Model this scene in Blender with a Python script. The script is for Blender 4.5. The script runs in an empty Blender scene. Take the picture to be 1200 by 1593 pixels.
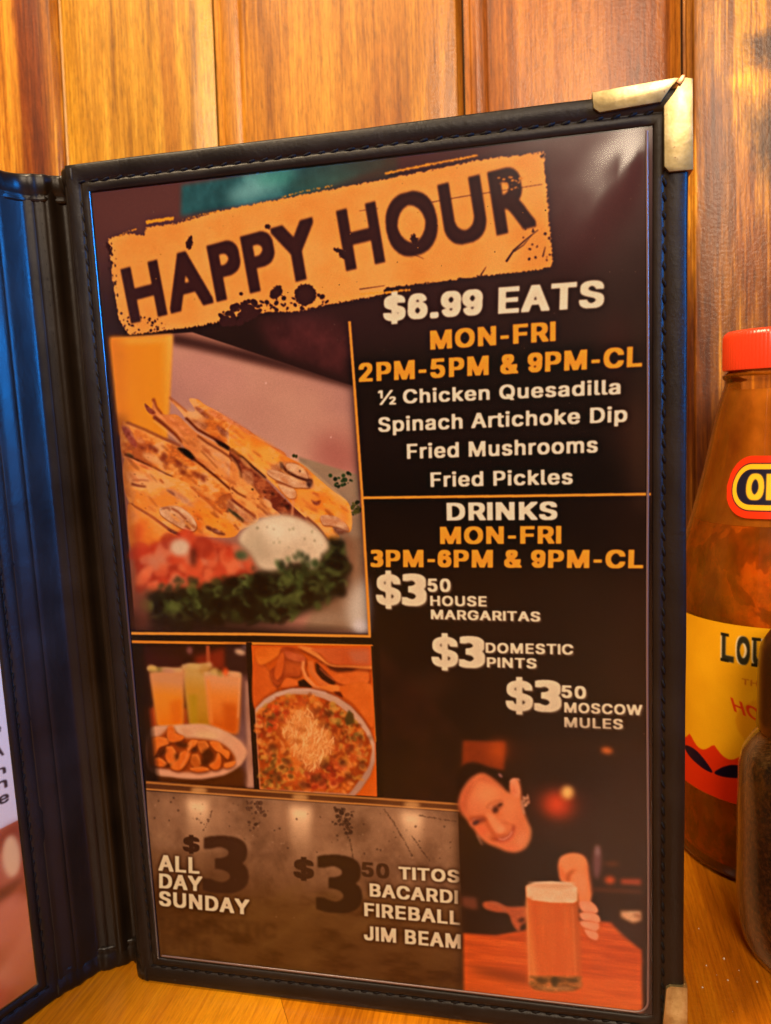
import bpy, bmesh, math, random, json
import numpy as np
from mathutils import Vector, Matrix, noise

S = bpy.context.scene
COL = S.collection
# ---------------------------------------------------------------- camera, world, lamps, exposure (metres; table top at z = 0)
cam = bpy.data.cameras.new('camera'); cam_o = bpy.data.objects.new('camera', cam); COL.objects.link(cam_o); S.camera = cam_o
cam.sensor_fit = 'VERTICAL'; cam.sensor_height = 24.0; cam.lens = 1200/1593*24.0
cam.clip_start = .005; cam.clip_end = 20
R3 = Matrix(((0.9763, 0.0158, 0.2157), (0.2116, 0.137, -0.9677), (-0.0448, 0.9904, 0.1304)))
cam_o.matrix_world = Matrix.Translation((.11509, -.18672, .16344)) @ R3.to_4x4()
cam.dof.use_dof = True; cam.dof.focus_distance = .192; cam.dof.aperture_fstop = 17.0
S.render.resolution_x, S.render.resolution_y = 771, 1024

W = bpy.data.worlds.new('World'); S.world = W; W.use_nodes = True
W.node_tree.nodes['Background'].inputs[0].default_value = (.62, .36, .18, 1); W.node_tree.nodes['Background'].inputs[1].default_value = .13

def area(name, loc, target, size, power, color, size_y=None):
    l = bpy.data.lights.new(name, 'AREA'); l.energy = power; l.color = color; l.size = size
    if size_y: l.shape = 'RECTANGLE'; l.size_y = size_y
    o = bpy.data.objects.new(name, l); COL.objects.link(o); o.location = loc
    o.rotation_euler = (Vector(target) - Vector(loc)).to_track_quat('-Z', 'Y').to_euler(); return o
area('ceiling_lamp', (-.24, -.26, 1.0), (.02, .10, .12), .22, 15, (1, .76, .47))
area('fill_lamp', (.30, -1.3, .95), (.08, .0, .12), .5, 27, (1, .79, .56))  # unseen big soft fill, added to brighten the page and things beside it
bl = area('blue_sign_lamp', (.60, -.20, .32), (-.02, 0, .215), .09, .52, (.006, .28, 1), .20); bl.data.spread = math.radians(34)

S.view_settings.view_transform = 'Standard'; S.view_settings.look = 'None'; S.view_settings.exposure = 0; S.view_settings.gamma = 1
S.render.engine = 'CYCLES'
try:
    S.cycles.use_denoising = True; S.cycles.max_bounces = 10; S.cycles.transparent_max_bounces = 16; S.cycles.caustics_refractive = False; S.cycles.caustics_reflective = False
except Exception: pass
MM = .001; Z0 = .0082                            # page frame: origin at the lower left corner of the print, 8.2 mm above the table

# ---------------------------------------------------------------- helpers
def mesh_obj(name, V, F, mat, parent=None, smooth=False, uv=None):
    me = bpy.data.meshes.new(name); me.from_pydata([tuple(v) for v in V], [], F); me.validate(); me.update()
    bm = bmesh.new(); bm.from_mesh(me); bmesh.ops.recalc_face_normals(bm, faces=bm.faces); bm.to_mesh(me); bm.free()
    if smooth: me.polygons.foreach_set('use_smooth', [True]*len(me.polygons))
    if uv is not None:
        L = me.uv_layers.new(name='UVMap'); vi = np.empty(len(me.loops), int); me.loops.foreach_get('vertex_index', vi)
        L.data.foreach_set('uv', np.asarray(uv, float)[vi].ravel())
    if mat: me.materials.append(mat)
    o = bpy.data.objects.new(name, me); COL.objects.link(o)
    if parent: o.parent = parent
    return o
def autosmooth(o, deg=35):
    me = o.data; me.polygons.foreach_set('use_smooth', [True]*len(me.polygons))
    bm = bmesh.new(); bm.from_mesh(me)
    for e in bm.edges:
        e.smooth = len(e.link_faces) == 2 and e.calc_face_angle(0) < math.radians(deg)
    bm.to_mesh(me); bm.free(); return o
def bevel(o, w, seg=2):
    bm = bmesh.new(); bm.from_mesh(o.data)
    bmesh.ops.bevel(bm, geom=list(bm.edges), offset=w, segments=seg, affect='EDGES', profile=.6, clamp_overlap=True); bm.to_mesh(o.data); bm.free(); return o
def thing(name, label, cat, loc=(0, 0, 0)):
    o = bpy.data.objects.new(name, None); COL.objects.link(o); o.location = loc; o['label'] = label; o['category'] = cat; o.empty_display_size = .01; return o
def box(name, a, b, mat, parent=None, bev=0):
    (x0, y0, z0), (x1, y1, z1) = a, b
    V = [(x0, y0, z0), (x1, y0, z0), (x1, y1, z0), (x0, y1, z0), (x0, y0, z1), (x1, y0, z1), (x1, y1, z1), (x0, y1, z1)]
    o = mesh_obj(name, V, [(0, 1, 2, 3), (4, 5, 6, 7), (0, 1, 5, 4), (1, 2, 6, 5), (2, 3, 7, 6), (3, 0, 4, 7)], mat, parent)
    if bev: bevel(o, bev)
    return o
def lathe(name, prof, n, mat, parent, center=(0, 0), smooth=35, closed=True, rib=None):
    """profile of (r, z) in mm round a vertical axis"""
    V, F = [], []; m = len(prof)
    for i in range(n):
        t = 2*math.pi*i/n
        for j, (r, z) in enumerate(prof):
            rr = r + (rib(i, j) if rib else 0); V.append(((center[0] + rr*math.sin(t))*MM, (center[1] - rr*math.cos(t))*MM, z*MM))
    for i in range(n):
        k = (i + 1) % n
        for j in range(m - 1): F.append((i*m + j, k*m + j, k*m + j + 1, i*m + j + 1))
    if closed:
        F.append([i*m for i in range(n)][::-1]); F.append([i*m + m - 1 for i in range(n)])
    return autosmooth(mesh_obj(name, V, F, mat, parent), smooth)

# ---------------------------------------------------------------- node helpers and materials
def mat(name):
    m = bpy.data.materials.new(name); m.use_nodes = True; nt = m.node_tree; return m, nt, nt.nodes['Principled BSDF']
def nd(nt, t, **k):
    n = nt.nodes.new(t)
    for a, b in k.items():
        if a.startswith('i_'): n.inputs[a[2:].replace('_', ' ')].default_value = b
        elif a.startswith('n_'): n.inputs[int(a[2:])].default_value = b
        else: setattr(n, a, b)
    return n
def lk(nt, a, b): nt.links.new(a, b)
def ramp(nt, fac, stops, interp='LINEAR'):
    r = nt.nodes.new('ShaderNodeValToRGB'); r.color_ramp.interpolation = interp; e = r.color_ramp.elements
    while len(e) < len(stops): e.new(.5)
    for i, (p, c) in enumerate(stops): e[i].position = p; e[i].color = (c[0], c[1], c[2], 1) if not isinstance(c, (int, float)) else (c, c, c, 1)
    lk(nt, fac, r.inputs[0]); return r.outputs[0]
def coords(nt, scale=(1, 1, 1), rot=(0, 0, 0), loc=(0, 0, 0)):
    t = nd(nt, 'ShaderNodeTexCoord'); m = nd(nt, 'ShaderNodeMapping'); m.inputs['Scale'].default_value = scale; m.inputs['Rotation'].default_value = rot; m.inputs['Location'].default_value = loc
    lk(nt, t.outputs['Object'], m.inputs[0]); return m.outputs[0]
def noise_n(nt, vec, scale, detail=4, rough=.55, dist=0):
    n = nd(nt, 'ShaderNodeTexNoise'); n.inputs['Scale'].default_value = scale; n.inputs['Detail'].default_value = detail; n.inputs['Roughness'].default_value = rough; n.inputs['Distortion'].default_value = dist
    lk(nt, vec, n.inputs['Vector']); return n.outputs[0]
def mixc(nt, f, a, b, mode='MIX'):
    m = nd(nt, 'ShaderNodeMix', data_type='RGBA', blend_type=mode)
    for sock, v in ((m.inputs[0], f), (m.inputs[6], a), (m.inputs[7], b)):
        if isinstance(v, (int, float)): sock.default_value = v
        elif isinstance(v, tuple): sock.default_value = (*v[:3], 1)
        else: lk(nt, v, sock)
    return m.outputs[2]
def bump(nt, bsdf, h, strength, dist, prev=None):
    b = nd(nt, 'ShaderNodeBump'); b.inputs['Strength'].default_value = strength; b.inputs['Distance'].default_value = dist; lk(nt, h, b.inputs['Height'])
    if prev: lk(nt, prev, b.inputs['Normal'])
    if bsdf: lk(nt, b.outputs[0], bsdf.inputs['Normal'])
    return b.outputs[0]

def wood(name, cols, seed, axis='z', turn=0., rough=.45, coat=.10, knots=0., streak=1., bmp=.25, marks=(), pore=.7):
    """boards: cols = dark, mid, light of the grain; the grain runs along the given axis"""
    m, nt, b = mat(name); long = .055
    rot = (0, 0, turn)
    if axis == 'z': v1 = coords(nt, (1, 1, long), rot, (seed*1.7, 0, seed*.37)); v2 = coords(nt, (1, 1, .012), rot, (seed, 0, 0)); vk = coords(nt, (1, 1, .45), rot, (seed*.3, 0, seed*.21)); vf = coords(nt, (1, 1, .09), rot, (0, seed, 0))
    else: v1 = coords(nt, (1, long, 1), rot, (seed*1.7, seed*.37, 0)); v2 = coords(nt, (1, .012, 1), rot, (seed, 0, 0)); vk = coords(nt, (1, .45, 1), rot, (seed*.3, seed*.2, 0)); vf = coords(nt, (1, .09, 1), rot, (0, seed, 0))
    broad = noise_n(nt, v1, 26, 3, .5, .3); mid = noise_n(nt, v1, 190, 5, .68, .35); fine = noise_n(nt, v2, 1100, 3, .65); blot = noise_n(nt, vk, 16, 4, .6, .8); pores = noise_n(nt, vf, 1500, 3, .7)
    a = nd(nt, 'ShaderNodeMath', operation='MULTIPLY_ADD'); lk(nt, mid, a.inputs[0]); a.inputs[1].default_value = .55*streak; 
    a2 = nd(nt, 'ShaderNodeMath', operation='MULTIPLY'); lk(nt, broad, a2.inputs[0]); a2.inputs[1].default_value = .75; lk(nt, a2.outputs[0], a.inputs[2])
    a3 = nd(nt, 'ShaderNodeMath', operation='MULTIPLY_ADD'); lk(nt, fine, a3.inputs[0]); a3.inputs[1].default_value = .42; lk(nt, a.outputs[0], a3.inputs[2])
    k = .5*(.55*streak + .75 + .42)
    c = ramp(nt, a3.outputs[0], [(k - .15, cols[0]), (k - .01, cols[1]), (k + .13, cols[2])])
    pr = ramp(nt, pores, [(.38, .34), (.50, .95), (.62, 1.15)]); c = mixc(nt, pore, c, pr, 'MULTIPLY')
    if knots:
        kr = ramp(nt, blot, [(.46, 0.), (.60, 1.)]); kk = nd(nt, 'ShaderNodeMath', operation='MULTIPLY'); lk(nt, kr, kk.inputs[0]); kk.inputs[1].default_value = knots
        c = mixc(nt, kk.outputs[0], c, tuple(v*.28 for v in cols[0]))
    else:
        kr = ramp(nt, blot, [(.35, .86), (.7, 1.08)]); c = mixc(nt, .8, c, kr, 'MULTIPLY')
    for (mx, mz, rx, rz, mul, soft) in marks:      # stains, knots, heartwood bands and a painted shadow, each at its own place
        t = nd(nt, 'ShaderNodeTexCoord'); m3 = nd(nt, 'ShaderNodeMapping'); m3.inputs['Location'].default_value = (-mx/rx, 0, -mz/rz); m3.inputs['Scale'].default_value = (1/rx, 0, 1/rz); lk(nt, t.outputs['Object'], m3.inputs[0])
        dn = nd(nt, 'ShaderNodeTexNoise'); dn.inputs['Scale'].default_value = 1.6; dn.inputs['Detail'].default_value = 5; dn.inputs['Roughness'].default_value = .65; lk(nt, m3.outputs[0], dn.inputs['Vector'])
        ln = nd(nt, 'ShaderNodeVectorMath', operation='LENGTH'); lk(nt, m3.outputs[0], ln.inputs[0]); ad = nd(nt, 'ShaderNodeMath', operation='MULTIPLY_ADD'); lk(nt, dn.outputs[0], ad.inputs[0]); ad.inputs[1].default_value = 1.5; lk(nt, ln.outputs['Value'], ad.inputs[2])
        sc = nd(nt, 'ShaderNodeMath', operation='MULTIPLY'); lk(nt, ad.outputs[0], sc.inputs[0]); sc.inputs[1].default_value = 1/3.
        f = ramp(nt, sc.outputs[0], [(.40, 1.), (.40 + soft, 0.)]); c = mixc(nt, f, c, mixc(nt, 1., c, mul, 'MULTIPLY'))
    lk(nt, c, b.inputs['Base Color']); b.inputs['Roughness'].default_value = rough
    b.inputs['Coat Weight'].default_value = coat; b.inputs['Coat Roughness'].default_value = .14; b.inputs['Specular IOR Level'].default_value = .25
    n1 = bump(nt, None, a3.outputs[0], bmp, .0006); sp = noise_n(nt, coords(nt, (1, 1, 1)), 700, 3, .6)
    n2 = bump(nt, b, sp, .18, .0004, n1)
    b2 = nd(nt, 'ShaderNodeBump'); b2.inputs['Strength'].default_value = .25; b2.inputs['Distance'].default_value = .0006; lk(nt, sp, b2.inputs['Height']); lk(nt, b2.outputs[0], b.inputs['Coat Normal'])
    return m

def leather(name, col=(.0085, .0048, .0026), rough=.44, wrinkle=.0, nb=.35):
    m, nt, b = mat(name); v = coords(nt)
    vo = nd(nt, 'ShaderNodeTexVoronoi', feature='DISTANCE_TO_EDGE'); vo.inputs['Scale'].default_value = 2600; lk(nt, v, vo.inputs['Vector'])
    n = noise_n(nt, v, 900, 4, .6); big = noise_n(nt, v, 60, 3, .5)
    c = ramp(nt, big, [(.3, tuple(x*.75 for x in col)), (.7, tuple(x*1.35 for x in col))]); dust = ramp(nt, noise_n(nt, v, 3500, 2, .7), [(.70, 0.), (.78, 1.)])
    f = nd(nt, 'ShaderNodeMath', operation='MULTIPLY'); lk(nt, dust, f.inputs[0]); f.inputs[1].default_value = .10
    lk(nt, mixc(nt, f.outputs[0], c, (.3, .22, .15)), b.inputs['Base Color'])
    r = ramp(nt, big, [(.25, rough - .07), (.75, rough + .09)]); lk(nt, r, b.inputs['Roughness'])
    b.inputs['Specular IOR Level'].default_value = .20
    h = ramp(nt, vo.outputs[0], [(0., 0.), (.12, 1.)]); n1 = bump(nt, None, h, .10, .0001); n2 = bump(nt, None, n, nb, .00022, n1)
    w = noise_n(nt, coords(nt, (1, 1, .5)), 170, 3, .6, .6); bump(nt, b, w, .28 + wrinkle, .0008, n2)
    return m

def plain(name, col, rough=.5, **k):
    m, nt, b = mat(name); b.inputs['Base Color'].default_value = (*col, 1); b.inputs['Roughness'].default_value = rough
    for a, v in k.items(): b.inputs[a.replace('_', ' ')].default_value = v
    return m

def image_from(canvas, name, gain, black=0.):
    """a painted print as an in-memory picture; gain turns the printed look into reflectance per channel"""
    a = np.clip((canvas - black)/(1 - black), 0, 1); lin = np.where(a <= .04045, a/12.92, ((a + .055)/1.055)**2.4)*np.array(gain, np.float32)
    lin = np.clip(lin, 0, .86); s = np.where(lin <= .0031308, lin*12.92, 1.055*lin**(1/2.4) - .055)
    h, w = s.shape[:2]; px = np.ones((h, w, 4), np.float32); px[..., :3] = s[::-1]
    im = bpy.data.images.new(name, w, h); im.pixels.foreach_set(px.ravel()); im.update(); im.pack(); return im
def print_mat(name, im, rough=.5, coat=0., spec=.06):
    m, nt, b = mat(name); t = nd(nt, 'ShaderNodeTexImage'); t.image = im; t.interpolation = 'Cubic'; t.extension = 'EXTEND'
    v = noise_n(nt, coords(nt), 5000, 2, .6); g = ramp(nt, v, [(.3, .93), (.7, 1.05)])
    lk(nt, mixc(nt, 1., t.outputs[0], g, 'MULTIPLY'), b.inputs['Base Color']); b.inputs['Roughness'].default_value = rough; b.inputs['Specular IOR Level'].default_value = spec
    if coat: b.inputs['Coat Weight'].default_value = coat; b.inputs['Coat Roughness'].default_value = .12
    return m
def clear(name, tint=(1, 1, 1), rough=.08, ior=1.5, film=None, film_a=0., bmp=0., bscale=60., rim=None):
    """thin clear sheet: what is behind shows through, the surface mirrors by its Fresnel; film = a thin coat of colour on it"""
    m = bpy.data.materials.new(name); m.use_nodes = True; nt = m.node_tree; nt.nodes.clear()
    out = nd(nt, 'ShaderNodeOutputMaterial'); tr = nd(nt, 'ShaderNodeBsdfTransparent'); tr.inputs[0].default_value = (*tint, 1)
    gl = nd(nt, 'ShaderNodeBsdfGlossy'); gl.inputs['Roughness'].default_value = rough; fr = nd(nt, 'ShaderNodeFresnel'); fr.inputs[0].default_value = ior
    src = tr.outputs[0]
    if bmp:
        h = noise_n(nt, coords(nt), bscale, 3, .5, .3); b = nd(nt, 'ShaderNodeBump'); b.inputs['Strength'].default_value = bmp; b.inputs['Distance'].default_value = .001; lk(nt, h, b.inputs['Height'])
        lk(nt, b.outputs[0], gl.inputs['Normal']); lk(nt, b.outputs[0], fr.inputs['Normal'])
    if film:
        df = nd(nt, 'ShaderNodeBsdfDiffuse'); n = noise_n(nt, coords(nt, (1, 1, .6)), 90, 4, .6); lk(nt, ramp(nt, n, [(.3, tuple(v*.6 for v in film)), (.7, tuple(min(1, v*1.25) for v in film))]), df.inputs[0])
        mf = nd(nt, 'ShaderNodeMixShader'); f = ramp(nt, n, [(.3, film_a*.8), (.72, min(1, film_a*1.2))]); lk(nt, f, mf.inputs[0]); lk(nt, src, mf.inputs[1]); lk(nt, df.outputs[0], mf.inputs[2]); src = mf.outputs[0]
    if rim:                                        # rim highlight painted in as colour where the thick glass is edge-on
        lw = nd(nt, 'ShaderNodeLayerWeight'); lw.inputs[0].default_value = .5; dr = nd(nt, 'ShaderNodeBsdfDiffuse'); dr.inputs[0].default_value = (*rim, 1)
        mr = nd(nt, 'ShaderNodeMixShader'); lk(nt, ramp(nt, lw.outputs['Facing'], [(.42, 0.), (.60, .30), (.70, .12), (.80, .16), (.90, .75), (1., .5)]), mr.inputs[0]); lk(nt, src, mr.inputs[1]); lk(nt, dr.outputs[0], mr.inputs[2]); src = mr.outputs[0]
    mx = nd(nt, 'ShaderNodeMixShader'); lk(nt, fr.outputs[0], mx.inputs[0]); lk(nt, src, mx.inputs[1]); lk(nt, gl.outputs[0], mx.inputs[2]); lk(nt, mx.outputs[0], out.inputs[0])
    return m

# ---------------------------------------------------------------- flat print painter (numpy only)


def homog(src, dst):
    A = []
    for (x, y), (u, v) in zip(src, dst):
        A.append([x, y, 1, 0, 0, 0, -u*x, -u*y, -u]); A.append([0, 0, 0, x, y, 1, -v*x, -v*y, -v])
    return np.linalg.svd(np.array(A, float))[2][-1].reshape(3, 3)

def apply_h(M, P):
    P = np.atleast_2d(np.asarray(P, float)); q = np.c_[P, np.ones(len(P))] @ M.T
    return q[:, :2] / q[:, 2:]

def winding(contours, w, h):
    """non-zero winding coverage of closed contours in pixel coordinates (row 0 on top)"""
    acc = np.zeros((h, w + 1), np.float32)
    for P in contours:
        n = len(P)
        for k in range(n):
            x0, y0 = P[k]; x1, y1 = P[(k + 1) % n]
            if y0 == y1: continue
            s = 1
            if y0 > y1: x0, y0, x1, y1, s = x1, y1, x0, y0, -1
            a = max(0, math.ceil(y0 - .5)); b = min(h, math.ceil(y1 - .5))
            if b <= a: continue
            r = np.arange(a, b)
            x = x0 + (r + .5 - y0) * (x1 - x0) / (y1 - y0)
            c = np.clip(np.ceil(x - .5), 0, w).astype(int)
            np.add.at(acc, (r, c), s)
    return (np.abs(np.cumsum(acc, 1)[:, :w]) > .5).astype(np.float32)

def box1(a, r, ax):
    if r < 1: return a
    a = np.moveaxis(a, ax, 0); n = a.shape[0]
    p = np.concatenate([np.repeat(a[:1], r + 1, 0), a, np.repeat(a[-1:], r, 0)], 0)
    c = np.cumsum(p, 0, dtype=np.float64)
    return np.moveaxis(((c[2*r + 1:] - c[:n]) / (2*r + 1)).astype(np.float32), 0, ax)

def blur(a, s):
    if s < .5: return a
    r = max(1, int(round(s * .98)))
    for _ in range(3): a = box1(box1(a, r, 0), r, 1)
    return a

def smooth_grid(h, w, cy, cx, rng):
    gy, gx = max(2, int(math.ceil(h / cy)) + 2), max(2, int(math.ceil(w / cx)) + 2)
    g = rng.random((gy, gx)).astype(np.float32)
    y = np.arange(h) / cy; x = np.arange(w) / cx
    yi, xi = y.astype(int), x.astype(int); yf, xf = y - yi, x - xi
    yf = (yf*yf*(3 - 2*yf))[:, None].astype(np.float32); xf = (xf*xf*(3 - 2*xf))[None].astype(np.float32)
    a = g[yi][:, xi]; b = g[yi][:, xi + 1]; c = g[yi + 1][:, xi]; d = g[yi + 1][:, xi + 1]
    return (a*(1 - xf) + b*xf)*(1 - yf) + (c*(1 - xf) + d*xf)*yf

def fbm(h, w, cy, cx, seed, octaves=4):
    rng = np.random.default_rng(seed); t = np.zeros((h, w), np.float32); am, s = 1., 0.
    for o in range(octaves):
        t += am * smooth_grid(h, w, max(cy, 1.01), max(cx, 1.01), rng); s += am; am *= .55; cy /= 2; cx /= 2
        if cy < 1.2 and cx < 1.2: break
    t /= s
    return np.clip((t - .5) * 1.9 + .5, 0, 1)

def grow(a, r, ax):
    if r < 1: return a
    out = a.copy()
    for k in range(1, r + 1):
        s1 = [slice(None)]*2; s2 = [slice(None)]*2
        s1[ax] = slice(k, None); s2[ax] = slice(None, -k)
        out[tuple(s1)] = np.maximum(out[tuple(s1)], a[tuple(s2)])
        out[tuple(s2)] = np.maximum(out[tuple(s2)], a[tuple(s1)])
    return out

def word_bitmap(text, font='inter', stretch=1.15, fat=.085, fatv=.042, track=-.02, cap=92, xs=None):
    """one line of heavy lettering; returns (bitmap, cap box) with the cap height filling rows t..b and letters x0..x1"""
    G = GLYPHS[font]; H = 509. if font == 'inter' else max(G['H'][1][0][1::2])
    k = (cap * (1 - 2*fatv)) / H; fx, fv = int(round(fat*cap)), int(round(fatv*cap))
    pad = int(cap*.45); x = 0.; cs = []
    for ch in text:
        if ch == ' ': x += .42*cap*stretch; continue
        adv, con = G[ch]; q = .62 if ch == '-' else 1.
        for P in con:
            cs.append([(x + P[i]*k*stretch*q, P[i + 1]*k - (.04*cap if q < 1 else 0)) for i in range(0, len(P), 2)])
        x += adv*k*stretch*q + 2*fx*.8 + track*cap
    lo = min(p[0] for c in cs for p in c); hi = max(p[0] for c in cs for p in c)
    w = int(hi - lo) + 2*pad; h = cap + 2*pad
    cs = [[(px - lo + pad, pad + cap - fv - py) for px, py in c] for c in cs]
    m = winding(cs, w, h)
    m = grow(grow(m, fx, 1), fv, 0)
    return m, (pad - fx, pad + (hi - lo) + fx, pad, pad + cap)

def sample(img, x, y):
    h, w = img.shape[:2]
    ok = (x >= 0) & (x < w - 1.01) & (y >= 0) & (y < h - 1.01)
    x = np.clip(x, 0, w - 1.01); y = np.clip(y, 0, h - 1.01)
    xi, yi = x.astype(int), y.astype(int); xf, yf = x - xi, y - yi
    v = (img[yi, xi]*(1 - xf) + img[yi, xi + 1]*xf)*(1 - yf) + (img[yi + 1, xi]*(1 - xf) + img[yi + 1, xi + 1]*xf)*yf
    return v*ok

class Print:
    def __init__(s, w, h, M=None, base=(0, 0, 0)):
        s.w, s.h, s.M = w, h, (np.eye(3) if M is None else M)
        s.a = np.empty((h, w, 3), np.float32); s.a[:] = np.array(base, np.float32)/255.
        s.o = (0., 0., 1.); s.bk = 1.
    def zoom(s, x, y, k): s.o = (x, y, 1./k)
    def P(s, pts):
        pts = np.atleast_2d(np.asarray(pts, float)) * s.o[2] + np.array(s.o[:2])
        return apply_h(s.M, pts)
    def sc(s):                                   # canvas pixels for one authoring unit
        c = s.P([(0, 0), (100, 0)]); return float(np.hypot(*(c[1] - c[0]))/100)
    def put(s, mask, x0, y0, col, alpha=1.):
        h, w = mask.shape; X0, Y0 = max(0, x0), max(0, y0); X1, Y1 = min(s.w, x0 + w), min(s.h, y0 + h)
        if X1 <= X0 or Y1 <= Y0: return
        m = (mask[Y0 - y0:Y1 - y0, X0 - x0:X1 - x0]*alpha)[..., None]
        if isinstance(col, np.ndarray) and col.ndim == 3: c = col[Y0 - y0:Y1 - y0, X0 - x0:X1 - x0]
        else: c = np.array(col, np.float32)/255.
        d = s.a[Y0:Y1, X0:X1]; d += (c - d)*m
    def poly(s, pts, col, alpha=1., b=1., rough=0, seed=0, tex=None, curve=False, cut=None, holes=None):
        """col may be a colour or (colour, colour) mixed by a noise; tex = (cell_y, cell_x[, contrast])"""
        c = s.P(pts); b *= s.bk
        if curve: c = smooth_closed(c)
        pad = int(3*b + rough*2) + 3
        x0, y0 = int(max(-60, c[:, 0].min())) - pad, int(max(-60, c[:, 1].min())) - pad
        x1, y1 = int(min(s.w + 60, c[:, 0].max())) + pad, int(min(s.h + 60, c[:, 1].max())) + pad
        if x1 <= x0 or y1 <= y0: return
        ss = 2
        m = winding([[((x - x0)*ss, (y - y0)*ss) for x, y in c]], (x1 - x0)*ss, (y1 - y0)*ss)
        m = m.reshape(y1 - y0, ss, x1 - x0, ss).mean((1, 3))
        if rough:
            m = blur(m, rough); n = fbm(y1 - y0, x1 - x0, rough*2.2, rough*2.2, seed, 3)
            m = np.clip((m + (n - .5)*.7 - .5)*6 + .5, 0, 1)
        m = blur(m, b)
        if cut:
            n = fbm(y1 - y0, x1 - x0, cut[0], cut[1], seed + 7, 4); m = m*np.clip((n - cut[2])*cut[3], 0, 1)
        s.put(m, x0, y0, s.mix(col, y1 - y0, x1 - x0, tex, seed, x0, y0), alpha)
    def mix(s, col, h, w, tex, seed, x0=0, y0=0):
        if isinstance(col[0], (tuple, list)):
            t = tex or (20, 20); n = fbm(h, w, t[0], t[1], seed + 3, 4)
            if len(t) > 2: n = np.clip((n - .5)*t[2] + .5, 0, 1)
            cs = [np.array(c, np.float32)/255. for c in sorted(col, key=sum)]; n = n*(len(cs) - 1.001)
            i = n.astype(int); f = (n - i)[..., None]; arr = np.array(cs + [cs[-1]])
            return (arr[i]*(1 - f) + arr[i + 1]*f).astype(np.float32)
        return col
    def ell(s, x, y, rx, ry, col, ang=0., alpha=1., b=1., **k):
        t = np.linspace(0, 2*math.pi, 29)[:-1]; ca, sa = math.cos(math.radians(ang)), math.sin(math.radians(ang))
        s.poly([(x + rx*math.cos(q)*ca - ry*math.sin(q)*sa, y + rx*math.cos(q)*sa + ry*math.sin(q)*ca) for q in t], col, alpha, b, **k)
    def line(s, pts, w, col, alpha=1., b=.8, w1=None, **k):
        pts = np.array(pts, float); n = len(pts); d = np.gradient(pts, axis=0); d /= np.maximum(np.hypot(d[:, 0], d[:, 1])[:, None], 1e-6)
        nrm = np.c_[-d[:, 1], d[:, 0]]; ww = np.linspace(w, w if w1 is None else w1, n)[:, None]/2
        s.poly(np.r_[pts + nrm*ww, (pts - nrm*ww)[::-1]], col, alpha, b, **k)
    def grad(s, pts, c0, c1, p0, p1, alpha=1., b=1., a0=1., a1=1.):
        """a polygon whose colour and opacity run from p0 to p1"""
        c = s.P(pts); q0, q1 = s.P([p0, p1]); pad = int(3*b) + 3
        x0, y0 = int(max(-60, c[:, 0].min())) - pad, int(max(-60, c[:, 1].min())) - pad
        x1, y1 = int(min(s.w + 60, c[:, 0].max())) + pad, int(min(s.h + 60, c[:, 1].max())) + pad
        m = blur(winding([[(x - x0, y - y0) for x, y in c]], x1 - x0, y1 - y0), b)
        Y, X = np.mgrid[y0:y1, x0:x1]; v = q1 - q0
        t = np.clip(((X - q0[0])*v[0] + (Y - q0[1])*v[1])/(v @ v), 0, 1).astype(np.float32)
        col = np.array(c0, np.float32)/255*(1 - t[..., None]) + np.array(c1, np.float32)/255*t[..., None]
        s.put(m*(a0*(1 - t) + a1*t), x0, y0, col, alpha)
    def scatter(s, pts, n, r0, r1, cols, seed, asp=(.5, 1.), ang=(0, 180), alpha=1., b=1., curl=False):
        rnd = random.Random(seed); p = np.array(pts, float); lo, hi = p.min(0), p.max(0); k = 0
        while k < n:
            x, y = rnd.uniform(lo[0], hi[0]), rnd.uniform(lo[1], hi[1]); k += 1
            if not inside(x, y, pts): continue
            r = rnd.uniform(r0, r1); c = rnd.choice(cols); a = rnd.uniform(*ang); q = rnd.uniform(*asp)
            if curl:
                t0 = rnd.uniform(0, 6.3); t = np.linspace(t0, t0 + rnd.uniform(1.5, 4), 7)
                s.line([(x + r*math.cos(u), y + r*.8*math.sin(u)) for u in t], r*q, c, alpha, b)
            else: s.ell(x, y, r, r*q, c, a, alpha, b)
    def text(s, t, lb, rb, lt, col, alpha=1., b=.6, shadow=None, glow=None, off=(0, 0), **k):
        bm, (u0, u1, t0, b0) = word_bitmap(t, **k)
        lb, rb, lt = s.P([lb, rb, lt]); 
        ex, ey = (rb - lb)/(u1 - u0), (lb - lt)/(b0 - t0)
        A = np.array([ex, ey]).T; Ai = np.linalg.inv(A)
        h, w = bm.shape
        cs = np.array([lb + A @ np.array([cx - u0, cy - b0]) for cx in (0, w) for cy in (0, h)])
        x0, y0 = np.floor(cs.min(0)).astype(int) - 12; x1, y1 = np.ceil(cs.max(0)).astype(int) + 12
        Y, X = np.mgrid[y0:y1, x0:x1]; dx, dy = X + .5 - lb[0] - off[0], Y + .5 - lb[1] - off[1]
        m = sample(blur(bm, 1.), Ai[0, 0]*dx + Ai[0, 1]*dy + u0, Ai[1, 0]*dx + Ai[1, 1]*dy + b0).astype(np.float32)
        if shadow:
            sx, sy, c2, a2, bb = shadow; s.put(blur(m, bb), x0 + sx, y0 + sy, c2, a2)
        if glow: s.put(np.clip(blur(m, glow[1])*glow[2], 0, 1), x0, y0, glow[0])
        s.put(blur(m, b), x0, y0, col, alpha)

def smooth_closed(c, n=5):
    k = len(c); out = []
    for i in range(k):
        p0, p1, p2, p3 = c[(i - 1) % k], c[i], c[(i + 1) % k], c[(i + 2) % k]
        for j in range(n):
            t = j/n
            out.append(.5*((2*p1) + (p2 - p0)*t + (2*p0 - 5*p1 + 4*p2 - p3)*t*t + (3*p1 - p0 - 3*p2 + p3)*t**3))
    return np.array(out)

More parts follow.
